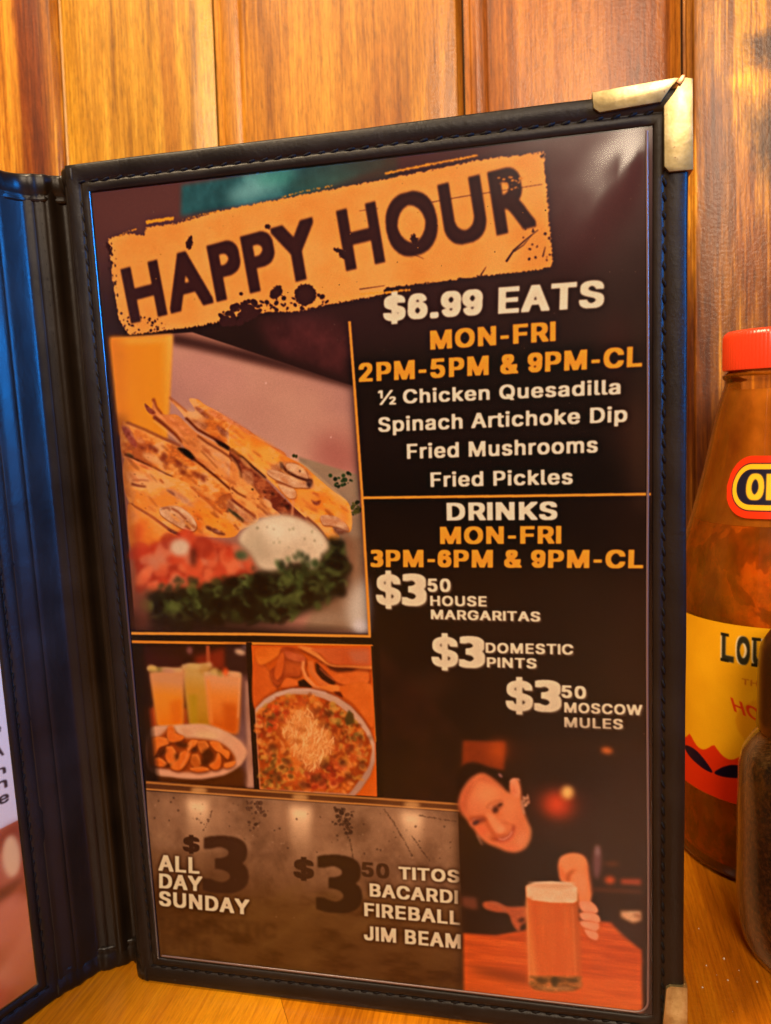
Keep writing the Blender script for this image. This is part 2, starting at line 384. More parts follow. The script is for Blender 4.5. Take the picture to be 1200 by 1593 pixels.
def inside(x, y, pts):
    r = False; n = len(pts); j = n - 1
    for i in range(n):
        xi, yi = pts[i]; xj, yj = pts[j]
        if (yi > y) != (yj > y) and x < (xj - xi)*(y - yi)/(yj - yi) + xi: r = not r
        j = i
    return r
GLYPHS = json.loads('''
{"inter":{"$":[447,[[202,-74,202,583,244,583,244,-74],[224,-9,172,-4,128,9,91,31,64,60,46,96,38,137,104,137,110,110,123,88,142,71,166,59,194,52,224,49,257,52,286,60,311,74,329,92,341,114,346,139,342,161,332,179,296,205,245,222,184,239,128,260,86,289,60,326,52,372,58,413,75,448,102,476,138,498,180,511,227,516,275,511,316,498,351,476,377,449,394,415,401,378,337,378,326,412,302,437,267,453,225,459,194,456,167,448,145,435,129,418,118,398,115,376,119,352,131,334,169,308,212,293,264,279,312,264,359,238,379,220,395,198,405,171,408,139,403,99,386,64,360,34,323,11,278,-4]]],"&":[448,[[197,-7,150,-2,110,12,78,34,54,62,39,96,34,133,37,163,47,189,85,235,140,279,216,335,237,352,255,375,262,405,258,427,245,445,226,457,201,461,168,453,145,431,137,399,145,363,169,327,204,284,438,0,364,0,171,231,121,293,87,344,78,370,75,398,79,430,91,458,109,481,134,499,165,510,200,513,235,510,266,499,290,482,308,459,320,433,324,404,315,362,291,325,256,293,154,217,128,195,110,174,100,154,97,131,100,108,109,87,124,70,143,57,166,49,193,46,223,50,251,59,278,75,301,95,321,121,336,151,346,186,349,224,408,224,405,180,397,144,371,92,345,62,333,47,305,23,271,7,234,-3]]],"-":[453,[[337,244,337,188,114,188,114,244]]],".":[188,[[95,-4,78,-1,63,9,53,24,50,41,53,59,63,73,78,83,95,87,113,83,128,73,138,59,141,41,138,24,128,9,113,-1]]],"/":[249,[[235,533,71,-76,14,-76,178,533]]],"0":[453,[[227,-7,174,1,130,24,95,62,69,113,53,178,48,254,53,330,69,395,95,447,130,484,174,508,227,516,279,508,323,484,358,447,384,395,400,330,405,254,400,178,384,113,359,62,323,24,279,1],[227,50,261,56,290,74,313,103,330,144,340,194,344,254,340,314,330,365,313,405,290,435,261,453,227,460,192,453,163,435,140,405,123,365,113,314,109,254,113,194,123,144,140,103,163,74,192,56]]],"1":[453,[[76,0,76,55,391,55,391,0],[276,509,276,0,212,0,212,448,209,448,86,358,86,427,198,509]]],"2":[453,[[64,0,64,47,234,229,282,282,311,327,320,371,317,397,308,419,293,436,273,449,250,457,224,460,196,457,172,447,153,433,139,413,130,390,127,362,66,362,71,405,86,442,111,473,143,496,182,511,225,516,268,511,306,497,337,474,361,445,376,411,381,372,378,345,371,318,336,259,267,180,153,60,153,57,389,57,389,0]]],"3":[356,[[42,425,94,441,139,446,180,441,210,426,230,402,237,370,230,339,221,326,209,316,174,302,125,296,125,229,153,228,178,225,199,217,216,207,229,194,239,179,246,144,240,110,221,85,192,69,155,63,123,65,92,72,60,84,28,102,28,22,89,1,149,-7,186,-4,221,4,251,18,278,37,299,59,315,85,325,115,328,148,323,187,309,222,283,251,266,261,246,269,280,290,302,314,315,345,319,383,316,412,307,437,293,460,273,479,249,495,220,506,188,513,151,516,94,510,42,494]]],"5":[453,[[221,-7,178,-2,140,11,108,32,83,60,66,93,60,130,122,130,127,108,138,89,154,73,173,60,196,52,221,50,250,53,276,64,298,82,314,104,324,131,328,162,324,193,314,221,297,244,275,262,248,273,218,277,167,268,128,246,67,253,96,509,366,509,366,452,151,452,134,301,136,301,178,325,229,334,263,330,294,321,321,306,345,285,364,260,379,231,388,199,391,163,385,117,369,76,343,41,309,15,268,-1]]],"6":[356,[[316,397,301,431,279,462,252,487,220,504,186,511,151,507,118,493,90,471,66,442,48,407,35,369,28,328,26,261,26,230,26,200,26,170,92,170,92,200,92,230,92,259,94,322,99,353,109,382,121,406,136,424,152,437,168,443,182,445,198,442,213,433,229,419,243,398,256,370],[338,165,333,208,317,248,292,282,259,309,221,325,180,331,139,325,101,309,68,282,43,248,27,208,22,165,27,122,43,82,68,48,101,21,139,5,180,-1,221,5,259,21,292,48,317,82,333,122],[269,139,260,115,245,95,226,79,204,69,180,66,156,69,134,79,115,95,100,115,91,139,88,165,91,191,100,214,115,235,134,251,156,261,180,264,204,261,226,251,245,235,260,214,269,191,272,165]]],"9":[356,[[40,115,55,81,77,50,104,25,136,8,170,1,205,5,238,19,266,41,290,70,308,105,321,143,328,184,330,251,330,282,330,312,330,342,264,342,264,312,264,282,264,253,262,190,257,159,247,130,235,106,220,88,204,75,188,69,174,67,158,70,143,79,127,93,113,114,100,142],[18,347,23,304,39,264,64,230,97,203,135,187,176,181,217,187,255,203,288,230,313,264,329,304,334,347,329,390,313,430,288,464,255,491,217,507,176,513,135,507,97,491,64,464,39,430,23,390],[87,373,96,397,111,417,130,433,152,443,176,446,200,443,222,433,241,417,256,396,265,373,268,347,265,321,256,298,241,277,222,261,200,251,176,248,152,251,130,261,111,277,96,298,87,321,84,347]]],"A":[480,[[16,0,201,509,276,509,463,0,395,0,287,302,264,372,232,478,245,478,213,371,191,302,85,0],[110,142,110,199,370,199,370,142]]],"B":[456,[[60,0,60,509,241,509,289,504,329,491,359,469,381,442,394,410,398,374,395,344,387,320,373,301,356,286,315,267,315,262,339,257,363,245,385,227,402,203,414,173,418,136,413,100,400,67,377,39,344,18,301,4,247,0],[125,57,245,57,296,63,330,80,349,105,355,137,352,161,342,184,327,203,306,218,279,228,248,231,125,231],[125,285,238,285,265,288,288,296,308,309,323,326,333,348,336,372,330,403,313,429,283,446,240,452,125,452]]],"C":[510,[[267,-7,205,1,150,25,104,63,70,115,48,179,40,254,48,329,70,393,104,445,150,484,205,508,267,516,305,513,340,504,373,490,402,471,427,447,448,418,463,385,473,348,408,348,389,395,357,428,315,449,267,456,223,450,184,432,150,403,125,364,109,314,103,254,109,194,125,145,151,105,184,76,223,59,267,53,315,60,357,81,389,114,408,160,473,160,463,124,448,91,428,62,402,38,373,19,341,5,305,-4]]],"D":[502,[[219,0,96,0,96,57,215,57,272,63,318,81,354,110,379,149,394,198,399,255,394,312,379,361,354,399,320,428,275,446,221,452,93,452,93,509,225,509,294,501,353,478,399,441,433,391,455,329,462,255,455,181,433,119,398,68,351,31,291,8],[125,509,125,0,60,0,60,509]]],"E":[419,[[60,0,60,509,372,509,372,452,125,452,125,286,355,286,355,229,125,229,125,57,375,57,375,0]]],"F":[410,[[60,0,60,509,369,509,369,452,125,452,125,278,346,278,346,221,125,221,125,0]]],"G":[520,[[269,-7,205,1,149,25,104,64,69,116,47,179,40,254,47,329,69,393,103,445,149,484,203,508,265,516,304,513,340,504,374,489,403,469,429,445,449,416,465,384,474,349,408,349,387,393,356,427,315,448,265,456,222,450,183,432,150,404,125,364,109,314,103,254,109,194,125,145,151,105,184,76,224,59,269,53,309,57,345,71,374,93,396,123,410,160,415,202,434,199,283,199,283,256,478,256,478,200,471,141,451,91,419,50,377,19,326,0]]],"H":[517,[[60,0,60,509,125,509,125,289,392,289,392,509,457,509,457,0,392,0,392,232,125,232,125,0]]],"I":[132,[[33,0,99,0,99,509,33,509]]],"J":[396,[[185,-7,153,-4,124,3,98,15,75,33,57,55,44,81,36,111,33,145,33,173,98,173,98,145,104,104,122,74,149,56,185,50,220,56,248,74,266,104,272,145,272,509,336,509,336,145,334,111,326,81,313,55,294,33,271,15,246,3,217,-4]]],"K":[467,[[104,145,104,216,139,261,174,303,212,344,364,509,448,509,231,276,228,276],[60,0,60,509,125,509,125,334,124,225,125,193,125,0],[372,0,188,259,228,309,449,0]]],"L":[393,[[60,0,60,509,125,509,125,57,361,57,361,0]]],"M":[628,[[60,0,60,509,152,509,277,187,287,159,299,123,311,84,322,49,307,49,318,83,330,121,342,158,352,187,476,509,568,509,568,0,504,0,504,291,504,327,505,369,506,413,507,457,513,457,498,409,482,363,467,322,456,291,342,0,286,0,170,291,159,321,145,361,129,408,112,457,119,457,120,416,121,372,122,328,122,291,122,0]]],"N":[523,[[60,0,60,509,136,509,343,183,363,151,388,107,414,55,405,54,401,108,399,157,399,195,399,509,463,509,463,0,387,0,202,290,177,331,148,381,108,452,119,454,122,384,124,328,125,291,125,0]]],"O":[533,[[267,-7,205,1,150,25,105,63,70,115,48,179,40,254,48,329,70,393,105,445,150,484,205,508,267,516,329,508,384,484,429,445,464,393,486,329,493,254,486,179,464,115,429,63,384,25,329,1],[267,53,310,59,349,76,383,105,408,144,425,194,430,254,425,314,408,365,383,404,349,433,310,450,267,456,223,450,184,433,151,404,125,364,109,314,103,254,109,194,125,144,151,105,184,76,223,59]]],"P":[445,[[60,0,60,509,235,509,289,503,332,487,366,462,390,430,404,391,409,348,404,304,390,265,366,233,332,207,289,191,235,186,109,186,109,242,233,242,269,246,297,256,318,272,333,294,342,319,344,348,342,376,333,402,318,423,297,439,268,449,232,452,125,452,125,0]]],"Q":[533,[[245,159,313,159,369,85,384,65,468,-48,401,-48,346,27,331,46],[267,-7,205,1,150,25,105,63,70,115,48,179,40,254,48,329,70,393,105,445,150,484,205,508,267,516,329,508,384,484,429,445,464,393,486,329,493,254,486,179,464,115,429,63,384,25,329,1],[267,53,310,59,349,76,383,105,408,144,425,194,430,254,425,314,408,365,383,404,349,433,310,450,267,456,223,450,184,433,151,404,125,364,109,314,103,254,109,194,125,144,151,105,184,76,223,59]]],"R":[449,[[60,0,60,509,236,509,290,504,333,489,367,465,390,433,405,395,409,352,405,309,390,271,367,240,333,217,289,203,236,198,96,198,96,255,234,255,269,258,298,267,319,281,334,300,342,324,345,352,342,380,334,405,319,425,298,440,269,449,233,452,125,452,125,0],[353,0,230,229,303,229,428,0]]],"S":[447,[[224,-9,172,-4,128,9,91,31,64,60,46,96,38,137,104,137,110,110,123,88,142,71,166,59,194,52,224,49,257,52,286,60,311,74,329,92,341,114,346,139,342,161,332,179,296,205,245,222,184,239,128,260,86,289,60,326,52,372,58,413,75,448,102,476,138,498,180,511,227,516,275,511,316,498,351,476,377,449,394,415,401,378,337,378,326,412,302,437,267,453,225,459,194,456,167,448,145,435,129,418,118,398,115,376,119,352,131,334,169,308,212,293,264,279,312,264,359,238,379,220,395,198,405,171,408,139,403,99,386,64,360,34,323,11,278,-4]]],"T":[449,[[32,452,32,509,417,509,417,452,257,452,257,0,193,0,193,452]]],"U":[517,[[259,-8,203,-2,154,15,114,43,85,80,66,124,60,173,60,509,124,509,124,178,128,144,141,113,160,87,187,68,220,56,259,52,298,56,331,68,357,87,377,113,389,144,393,178,393,509,457,509,457,173,451,124,433,80,403,43,363,15,315,-2]]],"W":[686,[[155,0,16,509,82,509,163,196,175,145,187,94,197,40,189,40,200,94,211,145,224,196,306,509,380,509,462,196,474,145,486,94,497,40,488,40,499,94,510,145,523,196,603,509,670,509,530,0,455,0,368,323,351,391,336,475,350,475,335,395,318,323,230,0]]],"Y":[472,[[203,0,203,208,16,509,91,509,192,344,222,292,250,230,224,230,251,293,280,344,381,509,455,509,268,208,268,0]]],"a":[389,[[160,-9,126,-5,94,5,68,22,48,45,35,73,30,108,34,138,43,161,58,179,78,193,125,211,178,220,234,227,265,235,273,243,276,255,276,257,273,279,267,297,256,311,240,322,220,329,196,331,149,322,118,301,100,274,41,291,57,322,79,346,104,364,133,375,194,384,239,379,286,360,306,343,322,320,333,290,337,251,337,0,277,0,277,52,272,52,252,25,215,1,190,-6],[170,45,202,49,228,59,248,74,263,93,272,115,276,138,276,190,259,182,231,176,200,171,175,168,134,159,103,139,95,124,92,105,94,87,102,72,130,52]]],"c":[396,[[207,-8,159,-2,117,16,82,46,56,85,40,133,34,187,40,243,56,291,82,330,117,360,159,378,207,384,260,377,305,356,340,322,362,277,303,262,290,289,270,311,242,325,207,330,173,325,145,310,124,287,108,258,99,224,96,187,99,151,108,117,124,89,145,66,173,51,207,46,243,52,271,66,292,89,304,117,363,102,341,56,306,21,261,-1]]],"d":[424,[[195,-8,151,-2,111,16,79,45,55,84,39,133,34,189,39,245,55,293,79,332,112,361,151,378,196,384,228,381,253,373,287,346,306,319,311,319,311,509,372,509,372,0,313,0,313,59,307,59,287,31,252,4,227,-5],[205,47,236,51,263,65,284,86,299,115,309,150,312,189,309,229,300,263,284,291,263,312,237,325,205,330,172,325,145,311,124,290,108,261,99,227,96,189,99,151,109,117,124,88,145,66,172,51]]],"e":[404,[[212,-8,161,-2,117,16,82,46,56,85,40,132,34,187,39,242,55,290,81,329,115,359,157,378,205,384,236,382,266,374,294,361,319,341,341,315,357,282,368,242,371,194,371,169,75,169,75,221,338,221,310,202,307,237,298,269,283,294,263,314,237,326,205,330,173,326,146,313,125,294,109,270,99,241,96,211,96,178,100,139,110,106,128,80,151,61,179,50,212,46,254,53,285,73,306,105,365,91,353,63,335,39,311,19,283,4,249,-5]]],"h":[410,[[114,227,114,0,53,0,53,509,114,509,114,287,102,287,124,332,152,362,187,379,227,384,264,380,295,369,321,349,341,321,353,285,357,240,357,0,296,0,296,235,290,275,273,304,246,323,210,329,184,326,161,317,141,303,126,283,117,257]]],"i":[167,[[53,0,53,379,114,379,114,0],[84,443,67,446,54,455,44,468,41,483,44,499,54,512,67,521,84,524,100,521,114,512,123,499,126,483,123,468,114,455,100,446]]],"k":[381,[[110,137,110,212,121,212,284,379,360,379,184,199,177,199],[53,0,53,509,114,509,114,0],[294,0,148,186,191,229,372,0]]],"l":[189,[[139,-2,101,3,74,20,58,47,53,84,53,509,114,509,114,99,120,62,130,54,146,52,160,53,170,54,181,3,162,-1]]],"m":[610,[[53,0,53,379,112,379,112,295,108,295,118,323,132,346,151,363,172,376,195,384,219,386,257,380,287,361,309,331,321,295,312,295,322,321,337,343,357,361,381,375,407,383,437,386,468,383,497,372,522,354,541,328,553,296,557,255,557,0,496,0,496,254,490,289,473,313,447,326,419,330,395,328,374,320,358,307,345,290,338,270,335,247,335,0,274,0,274,260,269,288,253,311,229,326,199,330,178,328,158,320,140,307,126,289,117,266,114,238,114,0]]],"n":[410,[[114,227,114,0,53,0,53,379,112,379,112,287,102,287,124,332,152,362,187,379,227,384,264,380,295,369,321,349,341,321,353,285,357,240,357,0,296,0,296,235,290,275,273,304,246,323,210,329,184,326,161,317,141,303,126,283,117,257]]],"o":[415,[[207,-8,159,-2,117,16,82,46,56,85,40,133,34,187,40,243,56,291,82,330,117,360,159,378,207,384,256,378,299,360,333,330,359,291,376,243,381,187,376,133,359,85,333,46,299,16,256,-2],[207,46,242,51,270,66,292,89,307,117,316,151,319,187,316,224,307,258,292,287,270,310,242,325,207,330,173,325,145,310,124,287,108,258,99,224,96,187,99,151,108,117,124,89,145,66,173,51]]],"p":[424,[[53,-143,53,379,112,379,112,319,118,319,137,346,171,373,197,381,229,384,274,378,313,361,345,332,370,293,385,245,390,189,385,133,370,84,346,45,313,16,274,-2,229,-8,198,-5,173,4,138,31,118,59,114,59,114,-143],[220,47,253,51,279,66,301,88,316,117,325,151,328,189,325,227,316,261,301,290,280,311,253,325,220,330,188,325,161,312,140,291,125,263,116,229,113,189,116,150,125,115,140,86,162,65,188,51]]],"r":[259,[[53,0,53,379,112,379,112,321,115,321,130,347,152,367,181,380,213,385,229,384,243,384,243,322,230,324,207,326,182,323,159,315,140,301,126,284,117,262,114,237,114,0]]],"s":[365,[[182,-8,145,-5,112,3,84,18,62,38,45,63,36,94,94,107,105,79,124,60,150,49,181,45,217,50,244,62,262,81,268,103,265,121,254,136,237,147,212,155,149,170,104,186,72,208,53,237,47,274,51,305,65,332,87,354,115,370,149,381,187,384,223,381,254,372,279,358,299,339,314,316,324,290,268,277,258,298,243,316,219,328,187,333,156,329,131,317,114,299,109,277,112,258,124,243,144,232,172,223,229,209,275,194,306,171,325,142,331,107,326,75,312,47,290,24,260,6,223,-5]]],"t":[227,[[204,379,204,327,6,327,6,379],[65,471,126,471,126,98,128,76,136,61,150,53,170,50,185,51,202,54,213,2,192,-3,168,-4,125,2,92,21,72,52,65,93]]],"u":[410,[[182,-5,146,-1,115,11,89,31,69,59,57,95,53,139,53,379,114,379,114,144,119,105,137,75,164,56,200,50,226,53,249,62,268,77,283,97,293,122,296,153,296,379,357,379,357,0,298,0,298,92,307,92,286,47,257,17,222,0]]],"½":[585,[[148,509,148,231,94,231,94,462,91,462,25,412,25,466,82,509],[61,0,410,509,468,509,119,0],[364,0,364,37,458,137,487,170,494,185,497,201,494,216,484,227,455,236,439,233,426,226,417,214,414,198,362,198,369,233,389,258,419,275,456,280,494,275,524,258,543,233,549,202,544,175,523,141,479,90,440,49,440,46,553,46,553,0]]]},"gill":{"A":[667,[[362,686,293,686,0,0,100,0,186,201,476,201,567,0,667,0],[326,536,436,289,224,289]]],"H":[729,[[653,682,555,682,555,385,173,385,173,682,75,682,75,0,173,0,173,297,555,297,555,0,653,0]]],"O":[823,[[45,341,51,273,71,208,101,149,143,97,196,53,258,20,329,-2,409,-9,491,-2,564,20,627,53,680,97,722,149,753,209,772,273,778,341,771,411,752,476,721,535,679,587,626,630,563,663,491,684,411,691,332,684,261,663,198,630,145,587,103,535,71,475,52,410],[146,341,151,395,166,445,190,489,222,527,260,558,305,581,356,596,411,601,466,596,517,581,562,558,601,527,633,489,657,445,672,395,677,341,672,287,657,238,633,193,601,155,562,124,517,101,466,86,411,81,356,86,305,101,260,124,222,155,190,193,166,238,151,287]]],"P":[510,[[70,682,70,0,168,0,168,295,270,295,325,299,373,310,412,327,444,350,469,379,486,411,497,447,500,486,497,525,487,562,471,595,447,625,417,648,380,667,335,678,283,682],[168,594,283,594,314,592,339,585,359,574,374,561,393,527,399,490,391,445,366,411,329,390,279,383,168,383]]],"R":[604,[[77,682,77,0,175,0,175,296,216,296,253,291,292,270,338,223,397,140,487,0,604,0,511,135,456,221,421,269,381,308,359,324,408,351,443,389,465,436,473,491,469,533,457,571,439,603,413,631,381,653,342,669,298,679,249,682],[175,598,238,598,299,591,340,570,354,556,364,538,372,495,366,454,345,418,327,404,303,393,274,386,238,384,175,384]]],"U":[708,[[648,682,550,682,550,285,548,240,542,200,528,165,507,136,479,114,444,97,399,85,347,81,305,85,266,95,231,113,200,139,181,163,168,192,161,229,159,279,159,682,61,682,61,258,67,193,85,138,113,92,149,55,192,26,240,7,291,-5,345,-9,416,-4,478,11,530,35,573,67,606,107,629,154,643,208,648,268]]],"Y":[604,[[301,447,118,682,0,682,253,361,253,0,351,0,351,360,604,682,486,682]]]}}''')
# ---------------------------------------------------------------- the happy hour page
ORANGE = (234, 150, 48); CREAM = (222, 208, 184)
def paint_page():
    W, H = 1370, 2140
    M = homog([(143, 303), (1017, 195), (1013, 1577), (249, 1489)], [(0, 0), (W, 0), (W, H), (0, H)])
    c = Print(W, H, M, (20, 11, 9))
    s = c.sc()
    full = [(120, 170), (1040, 150), (1040, 1600), (220, 1500)]
    c.poly(full, ((16, 8, 8), (34, 17, 17)), tex=(500, 400), seed=2)
    # smoky top, lightened with the sleeve's reflection haze painted in
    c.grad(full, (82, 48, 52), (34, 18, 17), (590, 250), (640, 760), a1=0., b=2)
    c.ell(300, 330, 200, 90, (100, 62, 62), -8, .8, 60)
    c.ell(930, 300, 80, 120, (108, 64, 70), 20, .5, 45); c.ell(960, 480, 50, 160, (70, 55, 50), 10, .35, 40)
    c.poly([(284, 292), (600, 235), (600, 262), (470, 306), (283, 340)], ((46, 96, 108), (34, 74, 84), (80, 140, 150)), tex=(90, 70), seed=5, b=5)
    c.grad([(430, 250), (620, 230), (620, 280), (430, 310)], (70, 60, 54), (70, 60, 54), (440, 280), (600, 260), a0=0., a1=.9, b=6)
    c.ell(500, 290, 60, 14, (60, 95, 85), -12, .5, 16); c.ell(395, 298, 44, 14, (130, 190, 200), -20, .7, 12); c.ell(430, 280, 30, 12, (70, 160, 150), -10, .5, 10)
    c.ell(620, 470, 200, 60, (58, 30, 36), -10, .6, 40); c.ell(470, 520, 50, 30, (100, 50, 60), 0, .5, 20)
    c.poly([(400, 500), (545, 505), (550, 600), (430, 545)], ((52, 24, 28), (96, 44, 48)), tex=(70, 60), seed=8, b=14, alpha=.8)
    c.ell(985, 1100, 40, 420, (60, 36, 20), 0, .45, 50); c.ell(960, 900, 80, 200, (44, 22, 16), 0, .3, 60)
    c.ell(640, 1120, 110, 60, (64, 38, 22), -25, .45, 50); c.ell(620, 1060, 60, 90, (48, 26, 18), 30, .4, 40)
    c.ell(850, 1350, 230, 260, (58, 33, 16), 0, .75, 90)
    # banner
    B = [(170, 376), (200, 368), (227, 370), (229, 358), (277, 351), (345, 331), (450, 310), (600, 281), (745, 250), (847, 237), (852, 300), (860, 416),
         (810, 424), (750, 430), (600, 450), (596, 461), (525, 473), (487, 481), (470, 486), (382, 490), (345, 503), (300, 512), (202, 525), (187, 501), (178, 445), (174, 407)]
    c.poly(B, ((238, 156, 78), (230, 147, 70), (242, 163, 86)), rough=1.6, seed=3, tex=(90, 90), b=.7)
    c.line([(229, 350), (250, 346), (272, 343)], 5, ORANGE, rough=1.5, seed=4)
    for (a, b_, w) in [((285, 346), (345, 331), 1.6), ((440, 309), (520, 291), 1.6), ((640, 452), (600, 458), 3), ((185, 372), (215, 360), 1.5), ((600, 272), (745, 243), 3.4), ((560, 460), (620, 456), 2)]:
        c.line([a, ((a[0] + b_[0])/2, (a[1] + b_[1])/2 - 1), b_], w, ORANGE, .9, rough=1.1, seed=int(a[0]))
    DK = (60, 30, 34)
    kw = dict(font='gill', stretch=1.0, fat=.058, fatv=.048, track=-.01, b=.7)
    c.text('HAPPY', (206, 508), (503, 431), (189.4, 422.5), DK, **kw)
    c.text('HOUR', (540, 424.5), (836, 353), (524, 330), DK, **kw)
    # splatters and scratches
    rnd = random.Random(12)
    for (x, y, rx, ry, an) in [(431, 458, 8, 13, 35), (476, 461, 17, 17, 0), (296, 381, 5, 11, 10), (536, 398, 10, 6, 30), (528, 392, 9, 3, 20), (418, 355, 5, 4, 0), (172, 390, 4, 9, -20), (376, 460, 3, 3, 0), (645, 372, 7, 5, 40), (647, 380, 4, 9, -30)]:
        c.ell(x, y, rx, ry, DK, an, 1, .8, rough=1.6, seed=int(x))
    c.scatter([(370, 478), (500, 455), (520, 475), (380, 498)], 110, .6, 4.5, [DK], 21, asp=(.4, 1), b=.5)
    c.scatter([(340, 492), (390, 470), (420, 480), (400, 500), (345, 510)], 160, 1, 7, [DK], 22, b=.5)
    c.scatter([(190, 490), (260, 500), (260, 520), (195, 527)], 60, .6, 2.4, [DK], 23, b=.5)
    c.scatter([(165, 370), (182, 372), (186, 500), (196, 524), (170, 470)], 90, .7, 3.2, [DK, (50, 26, 26)], 24, asp=(.3, .8), ang=(60, 110), b=.5)
    c.scatter([(800, 360), (855, 350), (858, 412), (830, 416)], 26, .7, 2.6, [DK], 25, b=.5)
    for pts, w, w1 in [([(788, 408), (800, 390), (818, 374), (838, 358)], 3.4, 1), ([(800, 392), (815, 382), (828, 366)], 2, .6), ([(672, 316), (720, 307), (790, 296), (845, 287)], 1.2, .8), ([(748, 430), (757, 416)], 2.4, .8), ([(845, 400), (849, 384)], 2.2, .8), ([(842, 245), (848, 240)], 5, 3), ([(640, 395), (660, 404)], 1.4, .6), ([(560, 330), (590, 326)], .8, .5), ([(560, 452), (600, 446)], 1.4, .8), ([(605, 275), (700, 258), (745, 244)], 1.6, 1)]:
        c.line(pts, w, DK, w1=w1, b=.5)
    c.scatter([(775, 275), (815, 275), (818, 300), (780, 300)], 26, .6, 3, [(210, 130, 50)], 27, asp=(.3, .7), ang=(150, 180), b=.5)
    c.scatter(B, 90, .3, 1.1, [DK, (190, 116, 46)], 28, b=.4)
    # ------------------------------------------------ quesadilla picture
    Q = [(175, 530), (256, 522), (300, 540), (546, 604), (577, 990), (212, 986)]
    c.poly([(175, 530), (300, 520), (552, 603), (577, 990), (212, 986)], ((150, 98, 86), (176, 120, 104)), tex=(160, 160), seed=11, b=1)
    c.zoom(150, 500, 2.667)
    c.poly([(310, 98), (600, 170), (1066, 278), (1085, 660), (800, 600), (300, 480)], ((178, 128, 122), (200, 150, 134), (190, 138, 126)), tex=(200, 260), seed=12, b=5)
    c.ell(480, 230, 190, 60, (200, 142, 138), 15, .6, 30); c.ell(1000, 560, 110, 90, (166, 96, 90), 30, .8, 25)
    c.ell(720, 420, 180, 60, (184, 134, 122), 20, .5, 30)
    c.poly([(318, 60), (640, 130), (1060, 240), (1066, 283), (850, 222), (590, 160), (420, 120), (318, 100)], (48, 24, 26), .95, 8)
    c.poly([(840, 566), (1085, 640), (1110, 1000), (900, 900)], ((146, 118, 98), (164, 138, 116)), tex=(90, 90), seed=13, b=2)
    c.poly([(60, 78), (318, 64), (308, 300), (296, 500), (100, 480)], ((232, 148, 42), (226, 138, 34)), tex=(300, 60), seed=14, b=4)
    c.grad([(240, 70), (318, 64), (306, 300), (296, 500), (240, 480)], (232, 148, 42), (246, 186, 92), (250, 200), (320, 200), a0=0, b=4)
    c.ell(190, 90, 120, 10, (240, 176, 84), -3, .8, 6); c.ell(105, 152, 12, 12, (176, 104, 36), 0, .6, 6)
    c.grad([(60, 78), (130, 74), (160, 480), (100, 480)], (214, 126, 40), (214, 126, 40), (70, 200), (150, 200), a1=0, b=8)
    # pile of wedges (drawn back to front), authored in two close-up frames
    FL = ((176, 92, 44), (216, 126, 56), (236, 152, 74), (204, 110, 46), (234, 164, 104))
    def body(pts, cols=FL, seed=0, b=1.4, t=(40, 60, 1.7)): c.poly(pts, cols, tex=t, seed=seed, b=b, curve=True)
    def dark(pts, w, w1=None, col=(66, 22, 12), al=.95, b=1.1): c.line(pts, w*1.7 + 3, col, al, b + .5, w1=None if w1 is None else w1*1.7 + 2); c.line([(x - 3, y + w*1.3 + 5) for x, y in pts], w*.8 + 3, (246, 180, 112), .45, 1.6)
    def char(pts, col=(112, 44, 26), al=.8, b=2.2, seed=1): c.poly(pts, (col, tuple(min(255, v + 46) for v in col)), al, b, curve=True, tex=(10, 14), seed=seed)
    def meat(pts, seed, b=1.3):
        c.poly([(x + 3, y + 9) for x, y in pts], (104, 44, 24), .75, 2.5, curve=True); c.poly(pts, ((214, 160, 120), (230, 182, 144), (200, 138, 100)), .97, b, curve=True, tex=(20, 26), seed=seed)
    c.zoom(180, 600, 5.4545)
    body([(628, 132), (700, 132), (760, 175), (880, 240), (1000, 320), (1140, 400), (1300, 510), (1450, 600), (1400, 760), (1180, 700), (1000, 560), (850, 480), (720, 400), (600, 290), (560, 240), (470, 130), (620, 232), (680, 225)], seed=31)
    char([(600, 290), (680, 300), (780, 350), (770, 380), (700, 372), (620, 320)], (150, 84, 50)); char([(672, 200), (720, 205), (800, 280), (780, 298), (720, 255)], (128, 58, 34), .95)
    c.ell(690, 270, 90, 30, (220, 168, 124), 35, .75, 5); char([(790, 210), (900, 250), (1140, 400), (1120, 430), (960, 330), (840, 290)], (186, 92, 48), .7, 3); char([(860, 350), (950, 400), (1040, 470), (1050, 525), (990, 470), (900, 430)], (120, 54, 32), .85)
    c.poly([(940, 420), (1000, 440), (1030, 500), (1000, 520), (950, 470)], (224, 168, 122), .8, 3); c.poly([(1060, 420), (1200, 460), (1340, 560), (1300, 660), (1180, 620), (1080, 540)], (244, 152, 50), .7, 8)
    dark([(462, 118), (540, 180), (610, 240)], 10, 8, (170, 92, 54)); c.line([(490, 150), (580, 240), (680, 350), (800, 430)], 14, (226, 160, 110), .8, 2)
    # second wedge: forked tip and long brown flap
    body([(330, 130), (350, 210), (420, 262), (520, 262), (600, 330), (700, 420), (860, 500), (980, 560), (1110, 680), (1240, 800), (1260, 960), (1120, 962), (950, 870), (800, 760), (660, 640), (560, 500), (500, 430), (420, 370), (340, 300), (262, 220), (255, 172), (310, 215)], ((206, 122, 66), (228, 146, 78), (214, 132, 72)), seed=33)
    char([(252, 168), (300, 205), (345, 240), (330, 262), (280, 240)], (116, 40, 20), .95, 1.5); dark([(325, 128), (350, 200), (400, 260)], 16, 10, (150, 66, 30)); dark([(330, 280), (430, 360), (520, 440), (570, 500)], 20, 8, (122, 50, 24)); c.line([(350, 262), (450, 320), (530, 400), (590, 480)], 16, (232, 150, 96), .8, 2)
